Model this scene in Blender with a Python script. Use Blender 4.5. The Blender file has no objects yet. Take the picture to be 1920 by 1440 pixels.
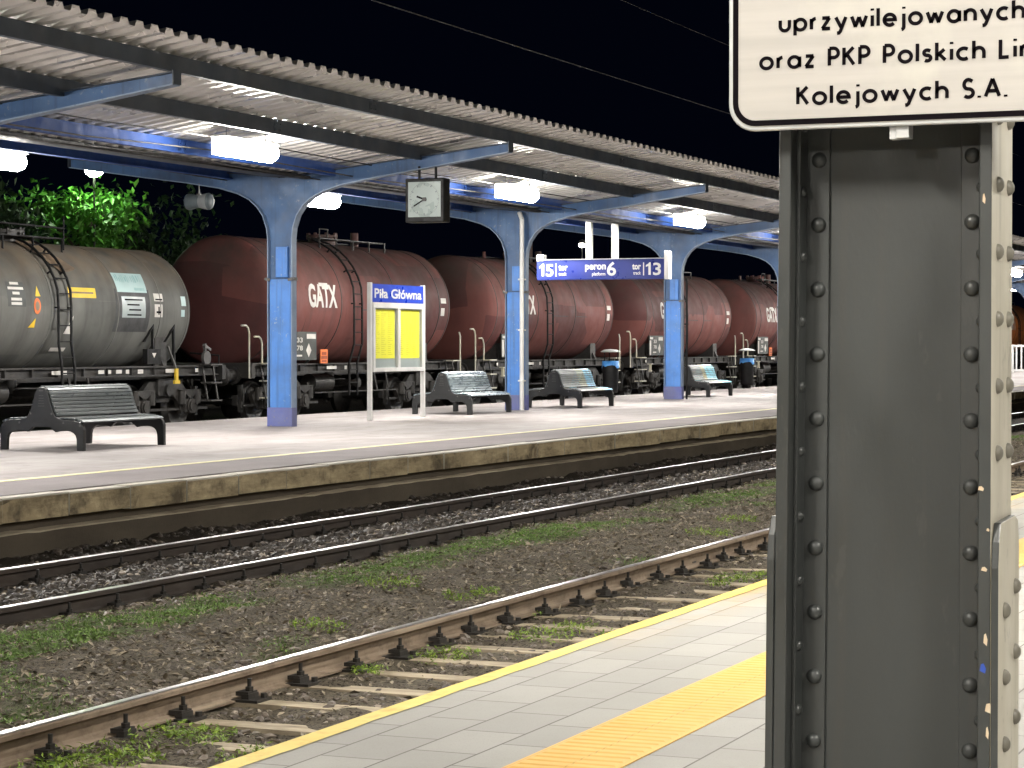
import bpy, bmesh, math, random
import numpy as np
from mathutils import Vector, Matrix, noise as mnoise

S = bpy.context.scene
COL = S.collection
R = math.radians
random.seed(7)
rng = np.random.default_rng(11)

# ------------------------------------------------------------------ camera
CZ = 1.73                      # eye above rail top; rails are z = 0
F = 4270.0                     # focal length in photo pixels (1920 wide)
YAW = math.atan(1780.0 / F)    # tracks run along +X, far side is +Y
cam_d = bpy.data.cameras.new("camera")
cam_d.sensor_width = 36.0
cam_d.lens = 36.0 * F / 1920.0
cam_d.clip_start = 0.05
cam_d.clip_end = 2000
cam = bpy.data.objects.new("camera", cam_d)
COL.objects.link(cam)
cam.location = (0, 0, CZ)
cam.rotation_euler = (R(90) - math.atan(74.0 / F), 0, YAW - R(90))
S.camera = cam

# ------------------------------------------------------------------ night sky and exposure
W = bpy.data.worlds.new("World")
S.world = W
W.use_nodes = True
bg = W.node_tree.nodes["Background"]
bg.inputs[0].default_value = (0.13, 0.22, 0.72, 1)
bg.inputs[1].default_value = 0.0022
S.view_settings.view_transform = 'Standard'
S.view_settings.look = 'None'
S.view_settings.exposure = 1.0
S.view_settings.gamma = 1.0
S.cycles.use_denoising = True
S.cycles.max_bounces = 6
S.cycles.diffuse_bounces = 4
S.cycles.glossy_bounces = 3
S.cycles.sample_clamp_indirect = 4.0
S.cycles.caustics_reflective = False
S.cycles.caustics_refractive = False

LAMP_FAR = 140.0     # radiance of the tube lamps on the far platform
LAMP_NEAR = 146.0    # and of those above the near platform

# ------------------------------------------------------------------ helpers
def nlink(nt, a, b):
    nt.links.new(a, b)

def base_mat(name, rough=0.6, metal=0.0, spec=0.5):
    m = bpy.data.materials.new(name)
    m.use_nodes = True
    nt = m.node_tree
    p = nt.nodes["Principled BSDF"]
    p.inputs["Roughness"].default_value = rough
    p.inputs["Metallic"].default_value = metal
    p.inputs["Specular IOR Level"].default_value = spec
    return m, nt, p

def coords(nt, scale=(1, 1, 1), rand=False, rot=(0, 0, 0)):
    tc = nt.nodes.new("ShaderNodeTexCoord")
    mp = nt.nodes.new("ShaderNodeMapping")
    mp.inputs["Scale"].default_value = scale
    mp.inputs["Rotation"].default_value = rot
    nlink(nt, tc.outputs["Object"], mp.inputs["Vector"])
    if rand:
        oi = nt.nodes.new("ShaderNodeObjectInfo")
        mul = nt.nodes.new("ShaderNodeVectorMath"); mul.operation = 'SCALE'
        cmb = nt.nodes.new("ShaderNodeCombineXYZ")
        for i in range(3):
            nlink(nt, oi.outputs["Random"], cmb.inputs[i])
        nlink(nt, cmb.outputs[0], mul.inputs[0]); mul.inputs[3].default_value = 37.0
        nlink(nt, mul.outputs[0], mp.inputs["Location"])
    return mp.outputs[0]

def noise_fac(nt, vec, scale, detail=4, lo=0.35, hi=0.65, rough=0.55):
    n = nt.nodes.new("ShaderNodeTexNoise")
    n.inputs["Scale"].default_value = scale
    n.inputs["Detail"].default_value = detail
    n.inputs["Roughness"].default_value = rough
    nlink(nt, vec, n.inputs["Vector"])
    r = nt.nodes.new("ShaderNodeMapRange")
    r.inputs[1].default_value = lo
    r.inputs[2].default_value = hi
    nlink(nt, n.outputs["Fac"], r.inputs[0])
    return r.outputs[0]

def mix(nt, fac, a, b):
    m = nt.nodes.new("ShaderNodeMix"); m.data_type = 'RGBA'
    if isinstance(fac, (int, float)): m.inputs[0].default_value = fac
    else: nlink(nt, fac, m.inputs[0])
    for k, v in ((6, a), (7, b)):
        if isinstance(v, tuple): m.inputs[k].default_value = (*v[:3], 1)
        else: nlink(nt, v, m.inputs[k])
    return m.outputs[2]

def mul(nt, a, b):
    m = nt.nodes.new("ShaderNodeMath"); m.operation = 'MULTIPLY'
    for k, v in enumerate((a, b)):
        if isinstance(v, (int, float)): m.inputs[k].default_value = v
        else: nlink(nt, v, m.inputs[k])
    return m.outputs[0]

def bump(nt, p, h, strength=0.3, dist=0.01):
    b = nt.nodes.new("ShaderNodeBump")
    b.inputs["Strength"].default_value = strength
    b.inputs["Distance"].default_value = dist
    nlink(nt, h, b.inputs["Height"])
    nlink(nt, b.outputs[0], p.inputs["Normal"])

def paint(name, c1, c2=None, scale=3.0, rough=0.5, metal=0.0, spec=0.5, dirt=None, dscale=1.2, damt=0.5,
          bmp=0.1, bscale=40.0, stretch=(1, 1, 1), rand=False, bdist=0.004, scuff=None, runs=None):
    """two-tone noisy paint with an optional layer of grime"""
    m, nt, p = base_mat(name, rough, metal, spec)
    v = coords(nt, stretch, rand)
    c = mix(nt, noise_fac(nt, v, scale), c1, c2 or tuple(x * 0.8 for x in c1))
    if dirt:
        c = mix(nt, mul(nt, noise_fac(nt, v, dscale, 6, 0.45, 0.75, 0.65), damt), c, dirt)
    if runs:      # thin dirty runs drawn out downwards
        c = mix(nt, mul(nt, noise_fac(nt, coords(nt, (14, 14, 0.5), rand), 1.0, 6, 0.54, 0.74, 0.6), 0.75), c, runs)
    if scuff:     # small chips and rubbed spots
        c = mix(nt, mul(nt, mul(nt, noise_fac(nt, v, 16, 5, 0.60, 0.66, 0.7), noise_fac(nt, v, 2.0, 3, 0.45, 0.6)), 0.85), c, scuff)
    nlink(nt, c, p.inputs["Base Color"])
    rr = nt.nodes.new("ShaderNodeMapRange")
    rr.inputs[3].default_value = max(0.05, rough - 0.12); rr.inputs[4].default_value = min(1, rough + 0.15)
    nlink(nt, noise_fac(nt, v, scale * 2.3, 3, 0.3, 0.7), rr.inputs[0])
    nlink(nt, rr.outputs[0], p.inputs["Roughness"])
    if bmp:
        bump(nt, p, noise_fac(nt, v, bscale, 3, 0.2, 0.8), bmp, bdist)
    return m

def glow(name, col, strength):
    m = bpy.data.materials.new(name); m.use_nodes = True
    nt = m.node_tree; nt.nodes.clear()
    e = nt.nodes.new("ShaderNodeEmission"); o = nt.nodes.new("ShaderNodeOutputMaterial")
    e.inputs[0].default_value = (*col, 1); e.inputs[1].default_value = strength
    nlink(nt, e.outputs[0], o.inputs[0])
    return m

class MB:
    """collects shapes; build() links them as ONE mesh object"""
    def __init__(s):
        s.v = []; s.f = []; s.m = []; s.s = []
    def add(s, vs, fs, mi=0, smooth=False):
        o = len(s.v)
        s.v.extend([tuple(p) for p in vs])
        for f in fs:
            s.f.append(tuple(i + o for i in f)); s.m.append(mi); s.s.append(smooth)
        return s
    def box(s, a, b, mi=0):
        x0, y0, z0 = (min(a[i], b[i]) for i in range(3)); x1, y1, z1 = (max(a[i], b[i]) for i in range(3))
        vs = [(x0, y0, z0), (x1, y0, z0), (x1, y1, z0), (x0, y1, z0), (x0, y0, z1), (x1, y0, z1), (x1, y1, z1), (x0, y1, z1)]
        return s.add(vs, [(0, 3, 2, 1), (4, 5, 6, 7), (0, 1, 5, 4), (1, 2, 6, 5), (2, 3, 7, 6), (3, 0, 4, 7)], mi)
    def bar(s, p, q, w, h, mi=0, up=(0, 0, 1)):
        p = Vector(p); q = Vector(q); d = (q - p).normalized()
        up = Vector(up)
        if abs(d.dot(up)) > 0.98: up = Vector((1, 0, 0))
        a = d.cross(up).normalized(); b = a.cross(d).normalized()
        vs = [c + a * (sx * w / 2) + b * (sy * h / 2) for c in (p, q) for sx, sy in ((-1, -1), (1, -1), (1, 1), (-1, 1))]
        return s.add(vs, [(0, 1, 2, 3), (7, 6, 5, 4), (0, 4, 5, 1), (1, 5, 6, 2), (2, 6, 7, 3), (3, 7, 4, 0)], mi)
    def prism(s, poly, axis, a, b, mi=0):
        """poly: list of 2D points; axis 0 -> (y,z), 1 -> (x,z), 2 -> (x,y)"""
        def P(t, q):
            return {0: (t, q[0], q[1]), 1: (q[0], t, q[1]), 2: (q[0], q[1], t)}[axis]
        n = len(poly)
        vs = [P(a, q) for q in poly] + [P(b, q) for q in poly]
        fs = [tuple(range(n))[::-1], tuple(range(n, 2 * n))] + [(i, (i + 1) % n, n + (i + 1) % n, n + i) for i in range(n)]
        return s.add(vs, fs, mi)
    def cyl(s, p, q, r, n=12, mi=0, r2=None, caps=True, smooth=True):
        p = Vector(p); q = Vector(q); d = (q - p).normalized()
        t = Vector((0, 0, 1)) if abs(d.z) < 0.9 else Vector((1, 0, 0))
        a = d.cross(t).normalized(); b = d.cross(a).normalized()
        r2 = r if r2 is None else r2
        A = [2 * math.pi * i / n for i in range(n)]
        vs = [p + (a * math.cos(t) + b * math.sin(t)) * r for t in A] + [q + (a * math.cos(t) + b * math.sin(t)) * r2 for t in A]
        s.add(vs, [(i, (i + 1) % n, n + (i + 1) % n, n + i) for i in range(n)], mi, smooth)
        if caps:
            s.add(vs[:n], [tuple(range(n))[::-1]], mi); s.add(vs[n:], [tuple(range(n))], mi)
        return s
    def tube(s, pts, r, n=6, mi=0):
        pts = [Vector(p) for p in pts]
        rings = []; prev = None
        for i, p in enumerate(pts):
            d = (pts[min(i + 1, len(pts) - 1)] - pts[max(i - 1, 0)]).normalized()
            if prev is None:
                t = Vector((0, 0, 1)) if abs(d.z) < 0.9 else Vector((1, 0, 0))
                a = d.cross(t).normalized()
            else:
                a = (prev - d * prev.dot(d)).normalized()
            prev = a; b = d.cross(a)
            rr = r[i] if isinstance(r, (list, tuple)) else r
            rings.append([p + (a * math.cos(2 * math.pi * k / n) + b * math.sin(2 * math.pi * k / n)) * rr for k in range(n)])
        vs = [q for g in rings for q in g]
        fs = [(i * n + k, i * n + (k + 1) % n, (i + 1) * n + (k + 1) % n, (i + 1) * n + k) for i in range(len(pts) - 1) for k in range(n)]
        s.add(vs, fs, mi, True)
        s.add(rings[0], [tuple(range(n))[::-1]], mi); s.add(rings[-1], [tuple(range(n))], mi)
        return s
    def lathe(s, prof, c, axis=0, n=48, mi=0, smooth=True):
        """prof: (t, r) along the axis through point c"""
        vs = []
        for t, r in prof:
            for k in range(n):
                a = 2 * math.pi * k / n; u, w = r * math.cos(a), r * math.sin(a)
                q = {0: (t, u, w), 1: (w, t, u), 2: (u, w, t)}[axis]
                vs.append((c[0] + q[0], c[1] + q[1], c[2] + q[2]))
        fs = [(i * n + k, i * n + (k + 1) % n, (i + 1) * n + (k + 1) % n, (i + 1) * n + k) for i in range(len(prof) - 1) for k in range(n)]
        return s.add(vs, fs, mi, smooth)
    def build(s, name, mats, parent=None, loc=None, bevel=0, auto=False):
        me = bpy.data.meshes.new(name)
        me.from_pydata(s.v, [], s.f)
        for m in (mats if isinstance(mats, (list, tuple)) else [mats]): me.materials.append(m)
        me.polygons.foreach_set("material_index", s.m)
        me.polygons.foreach_set("use_smooth", s.s)
        me.update()
        o = bpy.data.objects.new(name, me)
        COL.objects.link(o)
        if parent: o.parent = parent
        if loc: o.location = loc
        if bevel:
            b = o.modifiers.new("bevel", 'BEVEL'); b.width = bevel; b.segments = 2; b.limit_method = 'ANGLE'; b.angle_limit = R(40)
        return o

def tag(o, label, cat, group=None, kind=None):
    o["label"] = label; o["category"] = cat
    if group: o["group"] = group
    if kind: o["kind"] = kind
    return o

def thing(name, label, cat, loc=(0, 0, 0), rotz=0, group=None):
    o = bpy.data.objects.new(name, None)
    o.empty_display_size = 0.2
    COL.objects.link(o); o.location = loc; o.rotation_euler = (0, 0, rotz)
    return tag(o, label, cat, group)

def struct(o, label=None):
    o["kind"] = "structure"
    if label: o["label"] = label
    return o

def copy_tree(o, loc=None, label=None, parent=None):
    c = o.copy(); COL.objects.link(c)
    if parent: c.parent = parent
    if loc is not None: c.location = loc
    if label: c["label"] = label
    for ch in list(o.children): copy_tree(ch, parent=c)
    return c

_tx = {}
def text_mesh(s, bold=0.0):
    """(verts, faces, width) of a line of writing, 1 unit high, baseline at 0"""
    k = (s, bold)
    if k in _tx: return _tx[k]
    cu = bpy.data.curves.new("writing", 'FONT'); cu.body = s; cu.size = 1.0; cu.offset = bold; cu.resolution_u = 3
    ob = bpy.data.objects.new("writing", cu); COL.objects.link(ob)
    dg = bpy.context.evaluated_depsgraph_get(); dg.update()
    me = bpy.data.meshes.new_from_object(ob.evaluated_get(dg))
    vs = [tuple(v.co) for v in me.vertices]; fs = [tuple(p.vertices) for p in me.polygons]
    bpy.data.objects.remove(ob); bpy.data.curves.remove(cu); bpy.data.meshes.remove(me)
    x0 = min(v[0] for v in vs); x1 = max(v[0] for v in vs)
    _tx[k] = ([(v[0] - x0, v[1]) for v in vs], fs, x1 - x0)
    return _tx[k]

def write(mb, s, o, ux, uy, height, width=None, bold=0.0, mi=0, xf=None):
    """lay writing on a plane: o = left end of the baseline, ux/uy unit directions; height = cap height"""
    vs, fs, w = text_mesh(s, bold)
    k = height / 0.73
    kx = width / w if width else k
    o = Vector(o); ux = Vector(ux); uy = Vector(uy)
    P = [o + ux * (x * kx) + uy * (y * k) for x, y in vs]
    if xf: P = [xf(p) for p in P]
    mb.add(P, fs, mi)
    return w * kx

def at(u, v, z):
    """the point of the horizontal plane z seen at photo pixel (u, v)"""
    d = (CZ - z) * F / (v - 646.0)
    y = d * (2740 - u) * math.cos(YAW) / F
    return ((d - y * math.sin(YAW)) / math.cos(YAW), y)

FAR_TOP = 0.43; NEAR_TOP = 0.38
NY = -1
# ------------------------------------------------------------------ materials
M = {}
M['blue'] = paint("blue_paint", (0.065, 0.20, 0.56), (0.085, 0.235, 0.60), 2.5, 0.5, dirt=(0.07, 0.11, 0.19), damt=0.5, dscale=1.8, rand=True, scuff=(0.30, 0.36, 0.42), runs=(0.06, 0.12, 0.24))
M['blue_dull'] = paint("dull_blue_paint", (0.045, 0.105, 0.235), (0.065, 0.135, 0.275), 2.0, 0.55, dirt=(0.045, 0.06, 0.09), damt=0.65, rand=True, scuff=(0.20, 0.23, 0.27), runs=(0.035, 0.06, 0.12))
M['flange_blue'] = paint("pale_faded_blue", (0.16, 0.23, 0.35), (0.22, 0.29, 0.40), 3.0, 0.5, dirt=(0.09, 0.12, 0.18), damt=0.6, rand=True, scuff=(0.32, 0.33, 0.33), runs=(0.08, 0.11, 0.17))
M['band'] = paint("violet_blue_paint", (0.11, 0.13, 0.36), (0.14, 0.165, 0.37), 3, 0.55, dirt=(0.13, 0.125, 0.15), damt=0.75, rand=True, scuff=(0.22, 0.21, 0.20))
M['beam'] = paint("slate_paint", (0.026, 0.037, 0.055), (0.042, 0.054, 0.073), 1.5, 0.55, dirt=(0.045, 0.04, 0.036), damt=0.6)
M['purlin_blue'] = paint("deep_blue_paint", (0.008, 0.048, 0.22), (0.012, 0.06, 0.26), 2.5, 0.75, dirt=(0.05, 0.06, 0.09), damt=0.35)
M['sheet'] = paint("zinc_sheet", (0.78, 0.76, 0.72), (0.66, 0.64, 0.60), 0.6, 0.30, 0.5, dirt=(0.46, 0.43, 0.39), damt=0.3, dscale=0.3, bmp=0.05)
M['white'] = paint("white_paint", (0.72, 0.72, 0.70), (0.6, 0.6, 0.6), 2, 0.4, dirt=(0.35, 0.33, 0.3), damt=0.35)
M['deco'] = paint("white_lettering_paint", (0.66, 0.64, 0.60), (0.52, 0.49, 0.46), 3, 0.6, bmp=0)
M['black'] = paint("black_paint", (0.005, 0.005, 0.006), (0.008, 0.008, 0.008), 3, 0.6, spec=0.25, dirt=(0.018, 0.016, 0.015), damt=0.4)
M['iron'] = paint("grimy_iron", (0.015, 0.0145, 0.014), (0.026, 0.024, 0.0225), 4, 0.55, dirt=(0.045, 0.037, 0.03), damt=0.6, bmp=0.3, bscale=25)
M['iron_light'] = paint("worn_steel", (0.13, 0.125, 0.12), (0.075, 0.075, 0.075), 4, 0.4, 0.3, dirt=(0.06, 0.05, 0.045), damt=0.6)
M['zincbar'] = paint("galvanised_rail", (0.5, 0.49, 0.44), (0.62, 0.58, 0.44), 2, 0.4)
M['alu'] = paint("aluminium", (0.62, 0.63, 0.63), (0.5, 0.5, 0.5), 3, 0.35, 0.4, bmp=0.03)
M['header'] = paint("blue_sign_face", (0.012, 0.045, 0.40), (0.012, 0.05, 0.45), 2, 0.35, bmp=0)
M['signblue'] = paint("navy_sign_face", (0.020, 0.032, 0.19), (0.026, 0.04, 0.22), 2, 0.35, bmp=0)
M['yellow'] = paint("yellow_paper", (0.78, 0.76, 0.05), (0.70, 0.70, 0.06), 2.0, 0.5, bmp=0)
M['greypanel'] = paint("grey_panel", (0.33, 0.38, 0.38), None, 2, 0.4, bmp=0)
M['darkboard'] = paint("dark_data_board", (0.035, 0.04, 0.038), (0.05, 0.055, 0.05), 2, 0.5, dirt=(0.08, 0.07, 0.06), damt=0.5)
M['orange'] = paint("orange_plate", (0.75, 0.17, 0.03), (0.65, 0.15, 0.03), 4, 0.5)
M['yelpaint'] = paint("yellow_strip", (0.75, 0.5, 0.03), (0.6, 0.42, 0.04), 4, 0.5)
M['teal'] = paint("pale_teal_sheet", (0.42, 0.56, 0.56), (0.36, 0.5, 0.5), 2, 0.4)
M['tealink'] = paint("teal_ink", (0.10, 0.28, 0.30), None, 2, 0.5, bmp=0)
M['dial'] = paint("clock_dial", (0.19, 0.235, 0.22), (0.16, 0.20, 0.19), 2, 0.3, bmp=0)
M['binbag'] = paint("blue_bin_bag", (0.05, 0.22, 0.62), (0.10, 0.35, 0.7), 6, 0.35)
M['lidgrey'] = paint("pale_lid", (0.55, 0.56, 0.55), (0.42, 0.43, 0.42), 4, 0.4)
M['horn'] = paint("grey_plastic", (0.10, 0.125, 0.14), (0.075, 0.095, 0.105), 5, 0.4)
M['bark'] = paint("bark", (0.06, 0.045, 0.03), (0.09, 0.07, 0.05), 8, 0.9, bmp=0.5)
M['tube'] = glow("lamp_tube", (1.0, 0.965, 0.90), LAMP_FAR)
M['tube_near'] = glow("near_lamp_tube", (1.0, 0.955, 0.86), LAMP_NEAR)
M['plank'] = paint("splash_sheet", (0.24, 0.17, 0.11), (0.16, 0.12, 0.085), 3, 0.6, dirt=(0.07, 0.06, 0.05), damt=0.5)

def leaf_mat(name, a, b):
    m, nt, p = base_mat(name, 0.55)
    g = nt.nodes.new("ShaderNodeNewGeometry")
    c = mix(nt, g.outputs["Random Per Island"], a, b)
    nlink(nt, c, p.inputs["Base Color"])
    return m
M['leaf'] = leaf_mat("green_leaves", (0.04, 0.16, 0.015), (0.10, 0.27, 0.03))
M['leaf_dim'] = leaf_mat("unlit_leaves", (0.012, 0.035, 0.010), (0.028, 0.06, 0.016))  # trees out of the lamp's reach, their dimness put into the leaf colour
M['moss'] = leaf_mat("moss_blades", (0.20, 0.33, 0.06), (0.11, 0.18, 0.05))
M['weed'] = leaf_mat("weed_leaves", (0.30, 0.42, 0.05), (0.14, 0.24, 0.04))
M['stone'] = leaf_mat("ballast_stones", (0.075, 0.060, 0.050), (0.23, 0.19, 0.155))
M['stone_pale'] = leaf_mat("pale_stones", (0.45, 0.39, 0.32), (0.26, 0.21, 0.165))
M['litterleaf'] = leaf_mat("dry_debris", (0.075, 0.06, 0.042), (0.40, 0.335, 0.24))

def tank_mat(name, a, b, top_tone, streak, patch, pamt, rand=True):
    m, nt, p = base_mat(name, 0.6, 0.0, 0.3)
    v = coords(nt, (1, 1, 1), rand)
    c = mix(nt, noise_fac(nt, v, 0.55, 5), a, b)
    # repainted panels: straight-edged cells, a few of them brighter
    vp = coords(nt, (0.55, 0.15, 0.8), rand)
    vo = nt.nodes.new("ShaderNodeTexVoronoi"); vo.distance = 'CHEBYCHEV'; vo.inputs["Scale"].default_value = 1.0
    vo.inputs["Randomness"].default_value = 0.75
    nlink(nt, vp, vo.inputs["Vector"])
    sp = nt.nodes.new("ShaderNodeSeparateColor"); nlink(nt, vo.outputs["Color"], sp.inputs[0])
    cr = nt.nodes.new("ShaderNodeMapRange"); cr.inputs[1].default_value = 0.60; cr.inputs[2].default_value = 0.62
    nlink(nt, sp.outputs[0], cr.inputs[0])
    c = mix(nt, mul(nt, cr.outputs[0], pamt), c, patch)
    # run-off stains, drawn out down the side
    vs = coords(nt, (3.2, 0.5, 0.22), rand)
    c = mix(nt, mul(nt, noise_fac(nt, vs, 1.0, 6, 0.48, 0.78, 0.6), 0.6), c, streak)
    # patchy browner tone growing towards the top of the shell
    tc = nt.nodes.new("ShaderNodeTexCoord"); sx = nt.nodes.new("ShaderNodeSeparateXYZ"); nlink(nt, tc.outputs["Object"], sx.inputs[0])
    up = nt.nodes.new("ShaderNodeMapRange"); up.inputs[1].default_value = 2.75; up.inputs[2].default_value = 3.7
    nlink(nt, sx.outputs[2], up.inputs[0])
    c = mix(nt, mul(nt, mul(nt, up.outputs[0], noise_fac(nt, v, 1.7, 6, 0.3, 0.62)), 0.85), c, top_tone)
    nlink(nt, c, p.inputs["Base Color"])
    rr = nt.nodes.new("ShaderNodeMapRange"); rr.inputs[3].default_value = 0.55; rr.inputs[4].default_value = 0.8
    nlink(nt, noise_fac(nt, v, 2.5, 4, 0.3, 0.7), rr.inputs[0]); nlink(nt, rr.outputs[0], p.inputs["Roughness"])
    bump(nt, p, noise_fac(nt, v, 5, 4, 0.2, 0.8), 0.08, 0.02)
    return m
M['tank_red'] = tank_mat("oxide_red_tank", (0.112, 0.037, 0.0345), (0.080, 0.030, 0.029), (0.066, 0.047, 0.041), (0.036, 0.019, 0.018), (0.165, 0.058, 0.05), 0.85)
M['tank_grey'] = tank_mat("grey_tank", (0.155, 0.155, 0.143), (0.075, 0.076, 0.071), (0.19, 0.135, 0.085), (0.026, 0.025, 0.023), (0.15, 0.147, 0.135), 0.4)
M['tank_orange'] = tank_mat("orange_tank", (0.75, 0.24, 0.06), (0.62, 0.19, 0.05), (0.24, 0.10, 0.05), (0.14, 0.05, 0.02), (0.5, 0.17, 0.05), 0.6)

# ------------------------------------------------------------------ ground and tracks
RAILS = {'near': (4.50, 6.00), 'far': (8.87, 10.37), 'tank': (24.75, 26.25)}

def fbm(x, y, s, o=3, z=0.0):
    return mnoise.fractal(Vector((x * s, y * s, z)), 1.0, 2.0, o)

def moss_at(x, y):
    band = max(0.0, 1 - abs(y - 8.12) / 0.62)
    b = band * (0.65 + 1.1 * fbm(x, y, 0.45, 3, 3.1))
    c = max(0.0, fbm(x, y, 0.8, 3, 9.0) - 0.22) * 1.3 if 6.2 < y < 8.7 else 0
    return max(0.0, min(1.0, 1.35 * b + c - 0.12))

def ground_z(x, y):
    n = 0.035 * fbm(x, y, 1.3, 4) + 0.022 * fbm(x, y, 6.0, 2, 5)
    if y < 6.0: b = -0.166
    elif y < 6.35: b = -0.166 + (y - 6.0) / 0.35 * 0.056
    elif y < 8.5: b = -0.11 + 0.03 * math.sin((y - 6.35) / 2.15 * math.pi)
    elif y < 8.8: b = -0.11 - (y - 8.5) / 0.3 * 0.03
    elif y < 10.45: b = -0.128
    else: b = -0.115 + min(0.06, (y - 10.45) * 0.09)
    return b + n

def ground_patch():
    x0, x1, y0, y1, st = 4.0, 46.0, 3.55, 11.33, 0.07
    nx = int((x1 - x0) / st) + 1; ny = int((y1 - y0) / st) + 1
    X = [x0 + (x1 - x0) * i / (nx - 1) for i in range(nx)]; Y = [y0 + (y1 - y0) * j / (ny - 1) for j in range(ny)]
    vs = np.empty((nx * ny, 3), np.float32); ms = np.empty(nx * ny, np.float32)
    k = 0
    for x in X:
        for y in Y:
            vs[k] = (x, y, ground_z(x, y)); ms[k] = moss_at(x, y); k += 1
    i, j = np.meshgrid(np.arange(nx - 1), np.arange(ny - 1), indexing='ij')
    a = (i * ny + j).ravel()
    fs = np.stack([a, a + ny, a + ny + 1, a + 1], 1)
    return vs, fs, ms

def fast_mesh(name, vs, fs, mats, mi=None, smooth=False):
    """vs (n,3), fs (m,k) numpy"""
    me = bpy.data.meshes.new(name)
    n, (m, k) = len(vs), fs.shape
    me.vertices.add(n); me.vertices.foreach_set("co", np.ascontiguousarray(vs, np.float32).ravel())
    me.loops.add(m * k); me.loops.foreach_set("vertex_index", np.ascontiguousarray(fs, np.int32).ravel())
    me.polygons.add(m); me.polygons.foreach_set("loop_start", np.arange(0, m * k, k, dtype=np.int32))
    for q in mats: me.materials.append(q)
    if mi is not None: me.polygons.foreach_set("material_index", np.ascontiguousarray(mi, np.int32))
    me.polygons.foreach_set("use_smooth", np.full(m, smooth, bool))
    me.update(calc_edges=True); me.validate()
    o = bpy.data.objects.new(name, me); COL.objects.link(o)
    return o

def soil_mat():
    m, nt, p = base_mat("track_bed_soil", 0.95, 0, 0.2)
    v = coords(nt)
    c = mix(nt, noise_fac(nt, v, 2.2, 8, 0.3, 0.7, 0.7), (0.105, 0.088, 0.065), (0.20, 0.17, 0.13))
    c = mix(nt, noise_fac(nt, v, 28, 5, 0.52, 0.70, 0.7), c, (0.25, 0.21, 0.16))
    c = mix(nt, noise_fac(nt, v, 45, 4, 0.55, 0.62, 0.6), c, (0.022, 0.018, 0.014))
    at_ = nt.nodes.new("ShaderNodeAttribute"); at_.attribute_name = "moss"
    f = mul(nt, at_.outputs["Fac"], noise_fac(nt, v, 9, 5, 0.3, 0.6, 0.7))
    c = mix(nt, f, c, (0.10, 0.17, 0.035))
    sx = nt.nodes.new("ShaderNodeSeparateXYZ"); nlink(nt, v, sx.inputs[0])
    fb = nt.nodes.new("ShaderNodeMapRange"); fb.inputs[1].default_value = 8.75; fb.inputs[2].default_value = 8.95; nlink(nt, sx.outputs[1], fb.inputs[0])
    c = mix(nt, mul(nt, fb.outputs[0], 0.85), c, (0.028, 0.023, 0.019))         # darker tone under the second track and beyond
    nlink(nt, c, p.inputs["Base Color"])
    n = nt.nodes.new("ShaderNodeTexNoise"); n.inputs["Scale"].default_value = 30; n.inputs["Detail"].default_value = 8
    n.inputs["Roughness"].default_value = 0.75; nlink(nt, v, n.inputs["Vector"])
    bump(nt, p, n.outputs["Fac"], 0.9, 0.05)
    return m
M['soil'] = soil_mat()

vs, fs, ms = ground_patch()
tb = fast_mesh("ground", vs, fs, [M['soil']], smooth=True)
a_ = tb.data.attributes.new("moss", 'FLOAT', 'POINT'); a_.data.foreach_set("value", ms)
struct(tb, "dark stony track bed with moss between the rails")

g = MB()   # the wide plain ground under everything
g.add([(-300, -300, -0.42), (900, -300, -0.42), (900, 700, -0.42), (-300, 700, -0.42)], [(0, 1, 2, 3)])
g.add([(46, 3.5, -0.12), (400, 3.5, -0.12), (400, 11.3, -0.12), (46, 11.3, -0.12)], [(0, 1, 2, 3)])
g.add([(-20, 19.9, -0.16), (400, 19.9, -0.16), (400, 60, -0.16), (-20, 60, -0.16)], [(0, 1, 2, 3)])
g.add([(-20, 3.5, -0.12), (4, 3.5, -0.12), (4, 11.3, -0.12), (-20, 11.3, -0.12)], [(0, 1, 2, 3)])
struct(g.build("terrain", M['soil']))

# ---- rails
def rail_mats():
    side, nt, p = base_mat("rusty_rail_side", 0.75, 0.0, 0.4)
    v = coords(nt, (0.25, 1, 1))
    c = mix(nt, noise_fac(nt, v, 9, 6), (0.26, 0.20, 0.145), (0.15, 0.108, 0.074))
    c = mix(nt, mul(nt, noise_fac(nt, coords(nt, (1.2, 1, 2)), 6, 7, 0.5, 0.66, 0.7), 0.7), c, (0.085, 0.058, 0.04))
    c = mix(nt, noise_fac(nt, coords(nt, (0.05, 1, 1)), 14, 4, 0.5, 0.7), c, (0.34, 0.27, 0.20))
    nlink(nt, c, p.inputs["Base Color"])
    top, nt, p = base_mat("polished_rail_head", 0.28, 0.9, 0.5)
    v = coords(nt, (0.15, 6, 1))
    c = mix(nt, noise_fac(nt, v, 6, 4), (0.62, 0.60, 0.60), (0.44, 0.41, 0.40))
    nlink(nt, c, p.inputs["Base Color"])
    return side, top
RM = rail_mats()
RD = [paint("shaded_rail_side", (0.045, 0.033, 0.027), (0.03, 0.023, 0.02), 6, 0.8, dirt=(0.075, 0.055, 0.042), stretch=(0.3, 1, 1), bmp=0.2), RM[1]]  # unlit faces of the second track's rails, shade put into the colour
HALF = [(0.0, 0.0), (0.022, 0.0), (0.031, -0.004), (0.036, -0.014), (0.036, -0.036), (0.030, -0.0395), (0.010, -0.046), (0.0075, -0.060),
        (0.0075, -0.115), (0.012, -0.130), (0.035, -0.139), (0.0625, -0.143), (0.0625, -0.152)]
PROF = [(y, z) for y, z in HALF[1:]] + [(-y, z) for y, z in HALF[1:][::-1]]
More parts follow.
